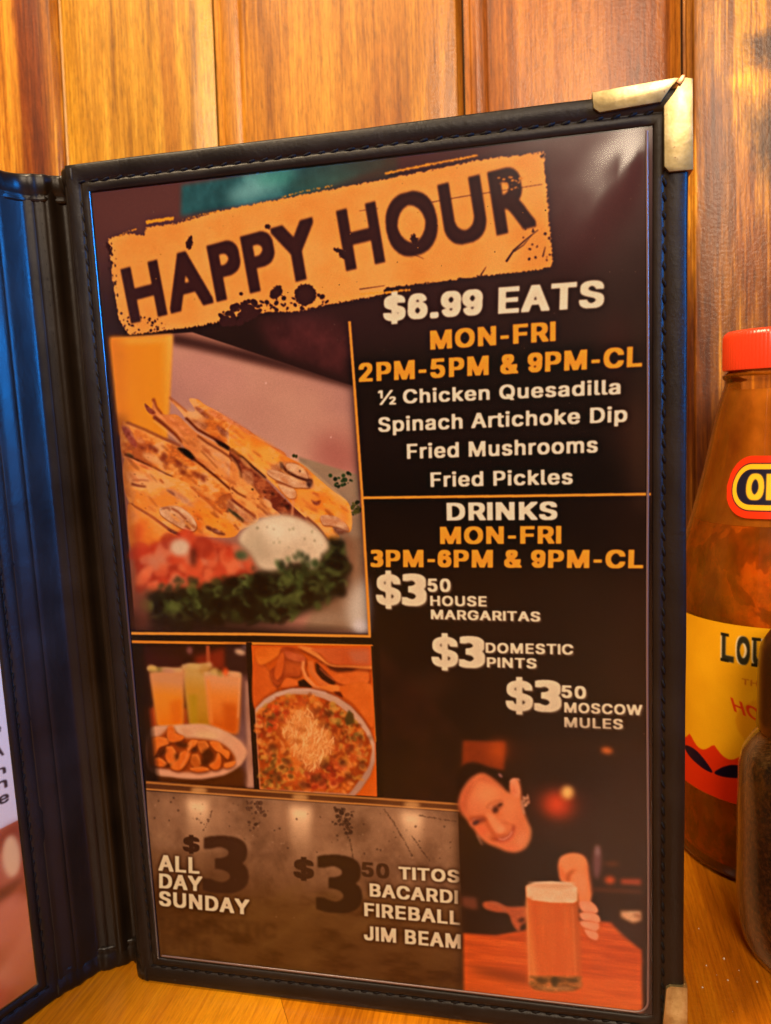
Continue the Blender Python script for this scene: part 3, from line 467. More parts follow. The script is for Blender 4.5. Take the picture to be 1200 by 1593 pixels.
    char([(440, 270), (560, 330), (640, 400), (660, 440), (560, 380), (470, 330)], (196, 108, 56), .8, 4); c.poly([(720, 460), (860, 540), (980, 640), (1050, 760), (1000, 800), (880, 700), (760, 600)], ((222, 150, 96), (200, 128, 86), (216, 160, 120)), .85, 4, tex=(20, 30), seed=34, curve=True)
    dark([(700, 440), (780, 500), (900, 570), (1000, 640), (1050, 720), (1080, 800)], 9, 12, (124, 56, 30)); dark([(730, 570), (800, 640), (870, 720)], 8, 5, (156, 84, 42), .8); dark([(800, 600), (850, 650)], 6, 4, (170, 96, 50), .8)
    c.ell(990, 740, 44, 40, (190, 144, 134), 40, .6, 4); c.poly([(980, 560), (1120, 660), (1260, 800), (1340, 900), (1300, 960), (1180, 900), (1080, 760), (1000, 640)], ((150, 78, 46), (196, 116, 68), (120, 56, 34)), .9, 4, tex=(18, 26), seed=35, curve=True)
    dark([(600, 290), (700, 390), (830, 460), (950, 530), (1080, 630), (1200, 740)], 12, 10, (96, 34, 18)); c.poly([(840, 470), (930, 505), (990, 560), (960, 565), (880, 520)], (34, 12, 10), .95, 2)
    # third wedge with char along its top
    body([(56, 340), (100, 332), (240, 400), (420, 480), (560, 540), (700, 650), (860, 760), (1000, 860), (1120, 960), (1220, 1060), (1200, 1180), (1080, 1230), (1000, 1290), (900, 1270), (700, 1180), (560, 1020), (400, 860), (250, 720), (70, 620)], seed=36)
    dark([(100, 330), (250, 390), (400, 460), (560, 530)], 12, 14, (146, 74, 44), .85); c.poly([(530, 545), (600, 552), (650, 590), (690, 655), (640, 640), (570, 590)], (22, 10, 8), .97, 2, curve=True)
    dark([(660, 630), (760, 710), (860, 790), (960, 880), (1050, 940), (1125, 965)], 12, 7, (84, 28, 14)); char([(60, 365), (120, 380), (170, 460), (190, 540), (140, 520), (80, 430)], (134, 50, 38), .9)
    char([(190, 450), (250, 480), (250, 500), (200, 490)], (186, 104, 62)); c.ell(215, 490, 30, 14, (220, 160, 112), 20, .8, 2.5)
    for i, (x, y, rx, ry, a) in enumerate([(230, 540, 34, 16, 10), (310, 540, 40, 26, 30), (350, 570, 30, 22, 40), (410, 630, 30, 52, 20), (430, 680, 22, 30, 60), (550, 680, 36, 36, 30), (580, 750, 28, 22, 40), (600, 700, 26, 12, 40), (690, 770, 40, 26, 30), (745, 800, 24, 36, -40), (520, 655, 40, 9, 20), (770, 790, 24, 7, 30), (430, 718, 12, 10, 0)]):
        c.ell(x, y, rx, ry, (122, 48, 30), a, .8, 3.5, rough=2, seed=200 + i)
    c.poly([(240, 590), (330, 600), (400, 660), (420, 700), (340, 680), (260, 640)], (228, 166, 112), .85, 4, curve=True); c.ell(500, 720, 70, 22, (236, 166, 96), 30, .6, 5)
    dark([(80, 600), (180, 645), (300, 700), (420, 760), (490, 790)], 9, 5, (70, 24, 14)); c.line([(72, 622), (160, 660), (300, 720), (420, 770)], 16, (240, 166, 112), .85, 2); c.ell(130, 610, 34, 12, (70, 54, 30), 25, .85, 2.5)
    char([(90, 650), (250, 700), (330, 740), (240, 740), (110, 700)], (200, 96, 48), .7, 4)
    # fourth: open end with chicken
    body([(80, 650), (260, 720), (440, 780), (600, 840), (700, 920), (820, 1020), (920, 1120), (1040, 1240), (980, 1300), (760, 1300), (560, 1280), (400, 1180), (120, 1010)], ((226, 144, 74), (242, 158, 76), (232, 140, 58), (236, 168, 104)), seed=40)
    c.poly([(110, 750), (260, 770), (300, 820), (270, 850), (150, 850), (110, 820)], (226, 162, 112), .8, 5, curve=True); dark([(140, 850), (200, 868), (265, 874)], 14, 8, (126, 58, 36), .9, 1.8); dark([(150, 822), (240, 820), (290, 826)], 7, 5, (160, 84, 48), .8, 1.8); dark([(380, 812), (412, 846)], 10, 8, (160, 76, 36), .8, 2)
    c.poly([(420, 880), (520, 910), (640, 1000), (670, 1050), (600, 1020), (500, 950)], ((186, 120, 96), (206, 146, 110)), .85, 4, tex=(12, 12), seed=41); char([(440, 892), (500, 930), (505, 950), (450, 912)], (106, 54, 40), .9, 1.8); dark([(640, 870), (740, 960), (830, 1040), (910, 1110)], 7, 10, (176, 84, 38), .9)
    c.poly([(690, 1050), (800, 1080), (940, 1150), (1030, 1240), (980, 1290), (860, 1240), (740, 1180)], (244, 146, 44), .8, 8); c.poly([(670, 1060), (740, 1120), (740, 1220), (680, 1240)], (220, 104, 34), .8, 6)
    meat([(380, 1060), (440, 1040), (540, 1040), (640, 1110), (690, 1190), (680, 1240), (620, 1250), (520, 1200), (400, 1120)], 43); dark([(400, 1060), (450, 1052), (470, 1080)], 7, 5, (130, 62, 38), .9, 1.5); dark([(480, 1056), (540, 1090), (600, 1150)], 9, 7, (140, 68, 42), .9, 1.6); c.line([(560, 1060), (650, 1130), (684, 1200)], 16, (238, 196, 160), .8, 3); dark([(600, 1200), (640, 1236)], 16, 10, (120, 52, 28), .85, 2)
    dark([(120, 1020), (200, 1060), (330, 1140), (430, 1220), (560, 1290)], 8, 16, (150, 70, 36), .9, 2); char([(440, 1240), (500, 1250), (560, 1285), (520, 1290)], (70, 26, 16), .95, 1.6)
    for x, y, rx, ry, a in [(800, 1225, 36, 16, 30), (880, 1262, 60, 14, 15), (850, 1240, 24, 14, 30), (960, 1080, 20, 12, 0), (1090, 1075, 14, 12, 0), (1130, 1030, 60, 14, 35)]: c.ell(x, y, rx, ry, (96, 44, 34), a, .85, 2.4)
    c.ell(866, 1250, 30, 10, (206, 140, 110), 10, .8, 2.5)
    c.poly([(960, 980), (1060, 990), (1180, 1090), (1200, 1160), (1100, 1180), (1000, 1110), (950, 1050)], ((206, 144, 104), (180, 112, 78)), .9, 3, tex=(14, 14), seed=44, curve=True); dark([(960, 1060), (1010, 1100), (1080, 1160)], 12, 16, (74, 60, 36), .9, 2); c.ell(1030, 1040, 30, 22, (214, 178, 140), 30, .8, 3); dark([(1000, 990), (1100, 1060), (1190, 1135)], 7, 10, (116, 46, 30), .9, 1.6); dark([(1010, 1190), (1050, 1240)], 10, 8, (160, 80, 36), .9, 2)
    body([(110, 1030), (200, 1080), (340, 1160), (470, 1260), (600, 1330), (520, 1420), (300, 1440), (140, 1400)], ((222, 122, 48), (238, 150, 72), (232, 136, 56)), seed=42)
    c.ell(200, 1260, 44, 90, (212, 90, 40), 10, .8, 7); c.ell(170, 1120, 40, 30, (226, 150, 104), 30, .6, 6); dark([(280, 1110), (360, 1170), (440, 1230)], 10, 6, (196, 104, 56), .8, 2)
    # upper right part of the pile
    c.zoom(360, 660, 5.4545)
    body([(0, 20), (140, 90), (300, 180), (480, 290), (600, 350), (720, 450), (860, 570), (990, 670), (1025, 800), (1010, 920), (930, 900), (860, 880), (920, 960), (900, 1010), (830, 1000), (740, 880), (600, 780), (420, 580), (260, 430), (120, 320), (0, 220)], ((232, 140, 58), (244, 156, 62), (240, 166, 92), (228, 130, 48)), seed=45)
    c.line([(0, 10), (150, 90), (330, 190), (480, 285)], 18, (206, 126, 84), .7, 3); c.poly([(150, 150), (330, 210), (400, 330), (330, 400), (240, 380), (130, 260)], (250, 164, 66), .75, 8); c.ell(210, 190, 50, 34, (240, 126, 40), 30, .6, 8)
    char([(340, 360), (380, 350), (430, 330), (560, 340), (650, 400), (700, 500), (680, 560), (560, 520), (440, 460), (350, 420)], (150, 88, 56), .75, 3)
    meat([(470, 350), (540, 345), (620, 390), (650, 440), (655, 490), (600, 480), (520, 440), (470, 400)], 46); meat([(320, 400), (400, 410), (480, 440), (560, 460), (630, 490), (662, 545), (600, 550), (520, 545), (440, 510), (360, 470), (310, 430)], 47); meat([(400, 520), (470, 530), (545, 570), (550, 630), (500, 640), (440, 590)], 48)
    dark([(430, 360), (470, 410), (560, 460), (640, 485), (690, 490)], 12, 12, (70, 26, 16)); char([(650, 480), (690, 500), (670, 555), (640, 520)], (60, 24, 16), .95, 1.6); char([(415, 330), (440, 345), (450, 390), (425, 380)], (90, 50, 30), .9, 1.6); dark([(380, 500), (450, 520), (520, 548)], 8, 5, (130, 60, 36), .9); c.ell(586, 408, 9, 12, (96, 60, 44), 0, .8, 1.5)
    c.poly([(560, 570), (680, 580), (720, 640), (700, 760), (620, 740), (550, 660)], (242, 158, 72), .7, 6); char([(680, 650), (720, 665), (765, 655), (745, 695), (705, 692)], (112, 40, 20), .95, 1.6); dark([(690, 590), (730, 605), (745, 620)], 8, 5, (186, 90, 40), .9, 1.6); c.ell(840, 740, 14, 14, (170, 80, 36), 0, .8, 2)
    c.poly([(760, 640), (900, 650), (1000, 740), (1010, 860), (940, 830), (820, 760)], (244, 144, 40), .7, 8); meat([(760, 790), (840, 780), (930, 810), (990, 880), (990, 915), (920, 890), (850, 870), (780, 860)], 49); char([(870, 880), (940, 895), (990, 918), (930, 950), (880, 930)], (104, 52, 34), .9, 3); c.ell(950, 800, 20, 40, (206, 92, 34), -20, .8, 5)
    c.line([(510, 290), (640, 370), (760, 470), (900, 590), (985, 670)], 10, (250, 196, 130), .6, 2.5)
    # brown flap running down to the cream, and the ends of the inner wedges
    body([(0, 230), (90, 300), (200, 400), (330, 520), (450, 640), (560, 740), (680, 850), (730, 930), (620, 880), (500, 810), (420, 780), (330, 690), (230, 560), (120, 440), (0, 330)], ((140, 66, 40), (176, 94, 56), (112, 46, 30)), seed=50, t=(18, 30, 1.2))
    dark([(0, 225), (100, 295), (200, 385), (300, 470)], 12, 8, (56, 18, 12)); c.line([(300, 460), (420, 570), (540, 680), (640, 780), (720, 870)], 8, (232, 156, 100), .8, 1.6); dark([(640, 800), (720, 870), (780, 940), (820, 1000)], 12, 10, (110, 44, 24)); dark([(530, 640), (526, 700), (520, 780)], 10, 8, (216, 130, 90), .7, 2)
    for x, y, r in [(290, 585, 16), (460, 665, 14), (480, 710, 30), (430, 690, 20), (200, 450, 10), (350, 600, 20)]: c.ell(x, y, r, r*.7, (54, 22, 16), 30, .8, 2.2, rough=1.6, seed=int(x))
    body([(0, 340), (60, 380), (120, 480), (200, 560), (300, 680), (420, 780), (330, 800), (200, 800), (100, 720), (0, 600)], ((222, 138, 72), (236, 158, 86), (210, 126, 70)), seed=51)
    dark([(0, 270), (50, 330), (80, 400), (90, 470)], 14, 10, (90, 40, 26)); c.poly([(100, 400), (180, 420), (200, 520), (150, 530), (100, 480)], ((186, 120, 80), (206, 146, 106)), .8, 3, tex=(12, 12), seed=52); dark([(0, 550), (60, 600), (130, 635)], 10, 6, (110, 44, 22)); dark([(250, 620), (262, 680), (300, 720)], 12, 7, (140, 62, 34), .9, 1.8); c.ell(310, 680, 44, 26, (224, 164, 120), 40, .9, 2.5); dark([(220, 700), (290, 760), (320, 790)], 10, 6, (160, 78, 38), .9, 1.8); c.ell(185, 565, 12, 10, (70, 50, 30), 0, .8, 1.5)
    dark([(0, 650), (100, 720), (210, 800)], 10, 12, (120, 50, 34), .9, 1.8); dark([(20, 760), (60, 800), (110, 840)], 14, 14, (74, 58, 36), .85, 2)
    c.zoom(150, 500, 2.667)
    for reg in ([(110, 440), (330, 530), (560, 640), (720, 800), (600, 890), (420, 880), (130, 740)], [(400, 350), (600, 470), (840, 600), (1040, 760), (1030, 850), (880, 820), (700, 660), (500, 500)], [(260, 380), (420, 480), (640, 640), (800, 800), (700, 800), (500, 640), (360, 500)]):
        c.scatter(reg, 170, 10, 34, [(166, 82, 38), (130, 60, 32), (246, 176, 104), (240, 158, 70), (196, 104, 50)], int(reg[0][0]), asp=(.12, .35), ang=(26, 52), alpha=.42, b=2.4)
    c.scatter([(104, 440), (560, 620), (900, 870), (560, 900), (120, 760)], 200, 2, 6, [(120, 52, 26), (96, 40, 24), (240, 176, 110)], 44, asp=(.25, .5), ang=(15, 50), alpha=.5, b=1)
    c.scatter([(400, 345), (720, 520), (1050, 780), (980, 880), (700, 640), (520, 520)], 120, 2, 6, [(130, 60, 30), (244, 184, 118), (150, 78, 34)], 45, asp=(.25, .5), ang=(20, 55), alpha=.5, b=1)
    c.poly([(150, 950), (300, 980), (260, 1080), (170, 1150)], ((200, 120, 84), (166, 84, 58)), .95, 12, tex=(60, 60), seed=43)
    # plate edge, herbs
    c.poly([(985, 900), (1110, 900), (1125, 1290), (860, 1290), (900, 1200), (1040, 1120), (1050, 1000)], ((150, 116, 92), (128, 98, 78)), b=6, tex=(80, 80), seed=46)
    c.line([(1030, 870), (1060, 960), (1060, 1040), (1020, 1130), (900, 1200)], 22, (122, 78, 56), .7, 8)
    c.ell(1100, 1180, 60, 110, (206, 196, 188), 15, .9, 14); c.ell(1100, 1270, 34, 30, (214, 208, 214), 0, .9, 8); c.ell(950, 1240, 90, 20, (182, 160, 140), -5, .6, 12)
    c.scatter([(970, 640), (1075, 620), (1080, 660), (1000, 700)], 46, 3, 9, [(34, 44, 30), (54, 70, 42)], 47, b=1.2)
    c.scatter([(1060, 760), (1098, 750), (1098, 800), (1066, 810)], 26, 4, 10, [(50, 52, 28), (90, 84, 40)], 48, b=1.2); c.scatter([(800, 560), (850, 556), (846, 575)], 8, 4, 8, [(60, 60, 30)], 49, b=1)
    # salsa
    sal = [(160, 960), (330, 905), (420, 890), (560, 930), (660, 1000), (660, 1080), (500, 1130), (280, 1150), (180, 1130)]
    c.poly(sal, ((170, 60, 40), (200, 82, 50)), b=8, seed=50, tex=(30, 30))
    c.scatter(sal, 120, 18, 48, [(208, 84, 52), (216, 100, 64), (190, 62, 38), (222, 116, 78), (160, 52, 34), (206, 120, 92)], 51, asp=(.5, 1), alpha=.7, b=4.5)
    c.ell(350, 945, 42, 36, (216, 190, 168), 0, .95, 6); c.ell(605, 975, 28, 20, (52, 76, 46), 0, .9, 5); c.ell(405, 985, 14, 40, (60, 34, 30), 0, .7, 6); c.ell(260, 1000, 40, 26, (196, 140, 112), 0, .5, 10)
    c.scatter([(220, 1060), (700, 1040), (760, 1100), (300, 1150)], 60, 10, 22, [(60, 74, 40), (44, 54, 34), (200, 80, 50)], 52, alpha=.7, b=4)
    # greens
    gr = [(200, 1130), (300, 1120), (420, 1110), (560, 1070), (640, 1060), (720, 1020), (860, 1010), (960, 910), (1010, 900), (1050, 1040), (1030, 1130), (900, 1200), (760, 1250), (560, 1262), (330, 1270), (215, 1250)]
    c.poly(gr, (24, 26, 16), b=9, seed=53)
    c.scatter(gr, 330, 14, 36, [(52, 62, 30), (70, 86, 42), (26, 22, 12), (92, 104, 54), (14, 10, 8), (60, 66, 34)], 54, asp=(.3, .9), alpha=.7, b=4)
    c.scatter(gr, 150, 14, 32, [(104, 118, 64), (84, 100, 50), (14, 10, 8), (10, 8, 6)], 55, asp=(.3, .5), curl=True, alpha=.65, b=3); c.scatter(gr, 46, 16, 36, [(12, 9, 7)], 155, asp=(.4, .8), alpha=.85, b=5)
    # sour cream
    SC = [(596, 900), (640, 850), (720, 815), (800, 812), (880, 840), (940, 890), (965, 940), (940, 970), (900, 1030), (860, 1000), (800, 1010), (740, 1035), (680, 1025), (640, 960), (604, 930)]
    c.poly([(x + 4, y + 10) for x, y in SC], (110, 88, 66), .8, 8, curve=True); c.poly(SC, ((222, 200, 174), (208, 184, 158), (230, 212, 188)), tex=(60, 60), seed=56, b=5, curve=True)
    c.ell(690, 960, 90, 50, (176, 158, 136), 20, .6, 22); c.ell(780, 870, 110, 40, (232, 220, 200), 8, .7, 18); c.ell(655, 920, 34, 46, (196, 178, 152), 0, .5, 12); c.line([(690, 880), (672, 920), (680, 960)], 8, (178, 160, 136), .6, 5)
    c.scatter([(660, 850), (900, 850), (940, 940), (700, 960)], 22, 3, 7, [(150, 144, 108), (120, 110, 80)], 57, b=2, alpha=.7)
    c.scatter([(640, 1030), (760, 1000), (860, 960), (900, 1010), (950, 960), (960, 1050), (700, 1080)], 60, 8, 20, [(40, 56, 30), (66, 88, 48), (26, 34, 20)], 58, asp=(.3, .8), ang=(60, 120), b=4.5, alpha=.75)
    c.grad([(60, 1180), (1130, 1200), (1130, 1310), (60, 1300)], (24, 14, 14), (24, 14, 14), (500, 1215), (500, 1275), a0=0., a1=.85, b=6)
    c.ell(1100, 1270, 30, 24, (206, 198, 206), 0, .7, 8); c.poly([(160, 1130), (215, 1120), (230, 1290), (150, 1290)], (110, 62, 50), .7, 12)
    c.grad([(60, 400), (150, 400), (200, 1290), (100, 1290)], (60, 26, 20), (60, 26, 20), (110, 800), (190, 800), a0=.5, a1=0, b=10)
    c.scatter([(560, 200), (1050, 300), (1040, 600), (700, 480)], 5, 2, 4, [(230, 190, 190)], 59, b=1)
    # dark page to the right and below the picture, rules
    c.zoom(0, 0, 1)
    c.poly([(549, 560), (1040, 530), (1040, 1160), (590, 1160), (578, 990)], ((18, 9, 8), (32, 16, 14)), tex=(300, 260), seed=60, b=14)
    c.grad([(549, 590), (1040, 560), (1040, 760), (566, 770)], (44, 22, 23), (18, 9, 9), (780, 600), (790, 740), a0=.2, b=8)
    c.ell(990, 700, 30, 90, (96, 56, 38), -10, .4, 26); c.ell(960, 545, 24, 60, (80, 38, 34), 0, .4, 22); c.ell(998, 640, 14, 180, (84, 66, 50), 0, .3, 14)
    c.ell(990, 1000, 34, 240, (52, 26, 16), 0, .5, 36); c.ell(630, 1090, 90, 26, (70, 42, 24), -28, .6, 24)
    c.poly([(205, 984), (586, 988), (592, 1100), (600, 1256), (232, 1230)], (16, 8, 7), b=3)
    c.poly([(586, 1000), (716, 1140), (718, 1262), (586, 1250)], ((30, 15, 12), (48, 24, 16)), tex=(80, 80), seed=61, b=10)
    c.line([(544.5, 502), (552, 600), (564, 775), (575, 990)], 4.2, (216, 138, 56), b=.8)
    c.line([(205, 988), (400, 988.5), (577, 991)], 4.6, (214, 138, 58), b=.9); c.line([(205, 1001), (400, 1003), (579, 1006)], 4.6, (206, 126, 44), b=.9)
    c.line([(564, 776), (800, 772), (1012, 768)], 4.2, (226, 142, 52), b=.7)
    # ------------------------------------------------ drinks picture
    c.zoom(225, 1000, 6.777); c.bk = .5
    D = [(-10, 38), (1075, 38), (1165, 1540), (30, 1490)]
    c.poly(D, (44, 16, 12), b=1.5)
    c.poly([(0, 130), (400, 170), (420, 270), (0, 280)], (62, 20, 22), .9, 20); c.poly([(520, 160), (860, 60), (860, 300), (560, 300)], (130, 42, 24), .95, 16); c.poly([(650, 40), (690, 40), (700, 230), (655, 220)], (168, 80, 48), .9, 5); c.ell(480, 95, 34, 44, (140, 88, 84), 0, .8, 9)
    c.poly([(860, 40), (1075, 40), (1085, 400), (1000, 400), (870, 280)], (50, 26, 28), 1, 12); c.ell(1010, 110, 60, 32, (206, 166, 136), 15, .95, 9); c.ell(1060, 60, 40, 30, (110, 90, 92), 0, .7, 9)
    c.poly([(1010, 380), (1085, 340), (1165, 1540), (1000, 1500), (940, 960)], ((120, 84, 84), (96, 62, 60)), 1, 10, tex=(90, 40), seed=71); c.poly([(1062, 420), (1092, 400), (1130, 1020), (1160, 1540), (1070, 1540), (1080, 1100)], ((186, 138, 118), (160, 112, 92)), 1, 8, tex=(60, 20), seed=72)
    c.poly([(20, 700), (120, 690), (150, 900), (40, 930)], (168, 66, 24), 1, 10); c.poly([(400, 700), (460, 700), (480, 890), (400, 880)], (150, 62, 26), 1, 9); c.ell(430, 600, 26, 100, (70, 34, 18), 0, .8, 10)
    def cup(P, cols, top, seed): c.poly(P, top, 1, 8); n = len(P); c.grad(P, top, cols[0], (P[0][0], P[0][1] + 60), (P[0][0], P[0][1] + 220), b=6); c.grad(P, cols[0], cols[1], (P[0][0], 480), (P[0][0] + 60, 860), b=6, a0=0, a1=1)
    cup([(400, 270), (660, 250), (700, 880), (490, 890), (440, 560)], ((196, 142, 52), (176, 122, 26)), (196, 156, 90), 1); c.poly([(470, 560), (560, 560), (560, 880), (500, 880)], (176, 140, 30), .8, 9); c.ell(640, 300, 60, 50, (176, 122, 52), 20, .7, 12)
    cup([(60, 330), (420, 290), (400, 890), (150, 895)], ((226, 140, 46), (232, 124, 26)), (206, 142, 96), 2); c.poly([(270, 640), (400, 600), (400, 880), (290, 880)], (214, 104, 20), .7, 12)
    cup([(640, 340), (1020, 350), (1000, 620), (975, 960), (860, 960), (700, 880)], ((226, 134, 56), (206, 98, 26)), (216, 148, 100), 3); c.poly([(820, 640), (980, 660), (970, 960), (860, 950)], (192, 84, 20), .8, 14); c.line([(672, 400), (700, 640), (712, 860)], 26, (232, 140, 60), .7, 6); c.line([(1005, 380), (1000, 560), (985, 800)], 14, (230, 160, 110), .7, 5)
    for pts in ([(30, 300), (70, 268), (140, 300), (220, 290), (300, 300), (400, 300)], [(400, 270), (470, 250), (560, 262), (640, 260), (700, 240)], [(630, 340), (720, 330), (800, 350), (900, 330), (1020, 352)]):
        c.line(pts, 46, (206, 164, 116), .85, 7)
    for x, y, rx, ry, col in [(90, 290, 52, 34, (206, 176, 96)), (160, 296, 26, 20, (110, 100, 40)), (260, 310, 60, 18, (190, 130, 112)), (520, 262, 70, 26, (200, 168, 100)), (650, 270, 60, 34, (186, 140, 76)), (690, 244, 34, 20, (210, 160, 110)), (740, 310, 46, 36, (206, 170, 100)), (800, 330, 24, 34, (150, 120, 50)), (858, 318, 34, 44, (226, 90, 40)), (950, 345, 60, 22, (226, 160, 116))]: c.ell(x, y, rx, ry, col, 0, .85, 8)
    # bowl of folded chips
    c.poly([(50, 1330), (400, 1420), (700, 1440), (1000, 1300), (1060, 1380), (1050, 1540), (60, 1500)], (84, 42, 14), 1, 14); c.poly([(50, 940), (250, 890), (600, 870), (800, 920), (960, 1000), (1060, 1110), (1080, 1180), (1020, 1290), (860, 1390), (600, 1440), (340, 1430), (60, 1360)], ((206, 150, 118), (220, 166, 132)), 1, 6, curve=True, tex=(90, 90), seed=73)
    c.poly([(60, 930), (240, 890), (250, 950), (120, 1020), (50, 1020)], (212, 156, 124), 1, 8); c.poly([(320, 890), (600, 880), (800, 930), (840, 1000), (700, 1040), (500, 1030), (400, 1000)], ((212, 156, 120), (226, 180, 144)), 1, 8, tex=(40, 50), seed=74); c.ell(650, 985, 120, 40, (222, 180, 134), 5, .8, 10); c.ell(1000, 1130, 70, 90, (224, 160, 126), 0, .7, 18)
    c.poly([(60, 1310), (300, 1360), (600, 1390), (820, 1350), (1000, 1240), (1010, 1280), (840, 1400), (600, 1445), (340, 1430), (70, 1360)], (224, 160, 128), .8, 8)
    c.poly([(60, 1040), (160, 1000), (280, 900), (340, 960), (420, 1010), (540, 1020), (720, 1040), (860, 1100), (960, 1230), (900, 1310), (760, 1350), (600, 1370), (380, 1370), (200, 1330), (60, 1290)], ((130, 54, 16), (170, 76, 24)), 1, 8, tex=(50, 50), seed=75, curve=True)
    CH = [[(60, 1050), (150, 1010), (260, 1030), (260, 1080), (160, 1120), (120, 1200), (60, 1230)], [(250, 900), (300, 890), (330, 960), (420, 1000), (380, 1050), (280, 1060), (240, 1000)], [(230, 1120), (290, 1110), (340, 1180), (330, 1260), (260, 1290), (220, 1200)], [(270, 1300), (350, 1240), (400, 1160), (490, 1130), (480, 1220), (420, 1320), (360, 1360), (290, 1340)], [(60, 1250), (160, 1230), (240, 1290), (200, 1320), (70, 1300)], [(440, 1110), (500, 1040), (570, 1050), (530, 1110), (470, 1150)], [(560, 1060), (640, 1050), (680, 1110), (620, 1180), (580, 1150)], [(690, 1060), (780, 1060), (830, 1120), (900, 1160), (880, 1240), (810, 1180), (740, 1140)], [(680, 1300), (750, 1260), (780, 1170), (810, 1220), (800, 1320), (740, 1350)], [(500, 1200), (560, 1190), (600, 1290), (540, 1330), (490, 1280)], [(840, 1290), (960, 1260), (930, 1310), (860, 1330)], [(480, 1340), (620, 1320), (680, 1350), (560, 1375)]]
    for i, P in enumerate(CH):
        c.poly([(x + 8, y + 20) for x, y in P], (80, 28, 10), .6, 8, curve=True); k = 1. - .13*(i in (6, 9)) ; c.poly(P, ((int(214*k), int(104*k), int(34*k)), (int(232*k), int(128*k), int(52*k))), 1, 5, curve=True, tex=(40, 40), seed=76 + i)
        c.line([P[0], P[1], P[2]], 16, (240, 146, 72), .6, 5)
    for x, y, rx, ry, a in [(400, 1090, 70, 30, 10), (190, 1170, 60, 30, -40), (670, 1200, 66, 70, 0), (640, 1270, 44, 44, 0), (530, 1140, 30, 30, 0), (340, 1210, 20, 36, 0), (250, 1310, 40, 16, 0)]: c.ell(x, y, rx, ry, (66, 28, 12), a, .85, 9)
    c.line([(500, 1060), (470, 1130), (440, 1230), (380, 1330)], 14, (244, 150, 90), .7, 4)
    c.grad(D, (16, 6, 6), (16, 6, 6), (0, 500), (70, 500), a0=.8, a1=0, b=3)
    c.zoom(200, 980, 2.857); c.bk = 1.
    c.poly([(524, 60), (549, 60), (588, 720), (560, 720)], (30, 14, 10), b=1.5)
    # ------------------------------------------------ dip picture
    c.zoom(385, 1000, 5.714); c.bk = .42
    F = [(36, 30), (1110, 30), (1140, 880), (1150, 1370), (110, 1310)]
    c.poly(F, ((206, 92, 26), (190, 76, 20), (216, 108, 40)), tex=(160, 160), seed=80, b=1.5)
    def chip(P, lo, hi, seed, sh=.7): c.poly([(x + 6, y + 18) for x, y in P], (86, 26, 12), sh, 9, curve=True); c.poly(P, (lo, hi), 1, 4.5, tex=(60, 70), seed=seed, curve=True)
    chip([(60, 170), (180, 240), (260, 390), (240, 470), (60, 590)], (190, 78, 24), (212, 100, 38), 81); chip([(80, 60), (300, 50), (290, 110), (150, 200), (90, 180)], (206, 96, 26), (222, 116, 40), 82, .2)
    chip([(300, 60), (420, 60), (520, 150), (480, 210), (470, 300), (350, 320), (260, 390), (200, 270), (290, 180)], (150, 54, 20), (196, 92, 40), 83); chip([(290, 110), (330, 120), (310, 280), (260, 340), (240, 270)], (196, 84, 30), (214, 104, 44), 84, .3); chip([(340, 80), (500, 130), (500, 180), (360, 150)], (180, 76, 40), (206, 104, 60), 85, .4)
    chip([(300, 410), (340, 320), (430, 340), (460, 380), (400, 410)], (206, 92, 34), (222, 112, 48), 86)
    c.poly([(450, 350), (500, 330), (580, 400), (560, 412), (460, 400)], (42, 18, 10), 1, 6); c.poly([(600, 190), (660, 180), (780, 340), (780, 400), (700, 380), (610, 290)], (56, 20, 10), 1, 7)
    chip([(620, 180), (700, 190), (900, 210), (1020, 220), (1080, 270), (1060, 380), (900, 390), (800, 360), (720, 290)], (196, 82, 26), (216, 108, 44), 87); c.poly([(700, 195), (840, 215), (1000, 220), (930, 260), (800, 270), (730, 240)], (70, 26, 14), .9, 8)
    chip([(440, 40), (570, 50), (640, 110), (730, 190), (860, 205), (1080, 200), (1100, 240), (900, 225), (740, 215), (600, 130)], (216, 118, 50), (226, 134, 66), 88); chip([(570, 60), (900, 50), (1090, 60), (1090, 200), (900, 200), (740, 190), (650, 110)], (190, 84, 40), (206, 102, 52), 89, .2); c.poly([(890, 80), (1080, 70), (1080, 190), (940, 180)], (186, 104, 74), .8, 12)
    c.line([(500, 170), (490, 230), (520, 310), (600, 400), (700, 430)], 30, (226, 136, 78), 1, 5); c.line([(560, 170), (570, 260), (640, 350), (760, 420)], 50, (208, 108, 50), 1, 6); c.line([(528, 190), (520, 250), (545, 310)], 10, (110, 40, 18), .8, 4); c.line([(640, 230), (700, 290), (770, 340)], 12, (190, 96, 56), .9, 4)
    chip([(640, 400), (760, 380), (830, 400), (830, 450), (720, 440)], (222, 118, 48), (232, 136, 64), 91, .3); c.poly([(760, 440), (840, 440), (850, 500), (790, 470)], (90, 28, 14), .95, 6); chip([(830, 390), (1090, 370), (1120, 600), (1100, 760), (950, 560), (850, 480)], (204, 92, 26), (218, 112, 44), 92, .3)
    bowl = [(68, 600), (150, 510), (260, 445), (400, 412), (540, 412), (680, 440), (800, 490), (920, 570), (1020, 680), (1090, 790), (1130, 900), (1132, 1060), (1090, 1180), (1010, 1300), (950, 1365), (112, 1310)]
    c.poly([(x, y - 14) for x, y in bowl], (100, 36, 18), .6, 10); c.poly(bowl, ((176, 130, 110), (204, 156, 130)), 1, 4, tex=(120, 160), seed=93); c.line([(80, 600), (200, 500), (380, 430), (560, 425), (700, 460)], 18, (206, 164, 150), .7, 6)
    inn = [(80, 640), (170, 560), (280, 490), (420, 465), (560, 470), (680, 505), (800, 560), (900, 640), (1000, 740), (1080, 860), (1105, 960), (1080, 1090), (1010, 1200), (900, 1345), (116, 1305), (90, 900)]
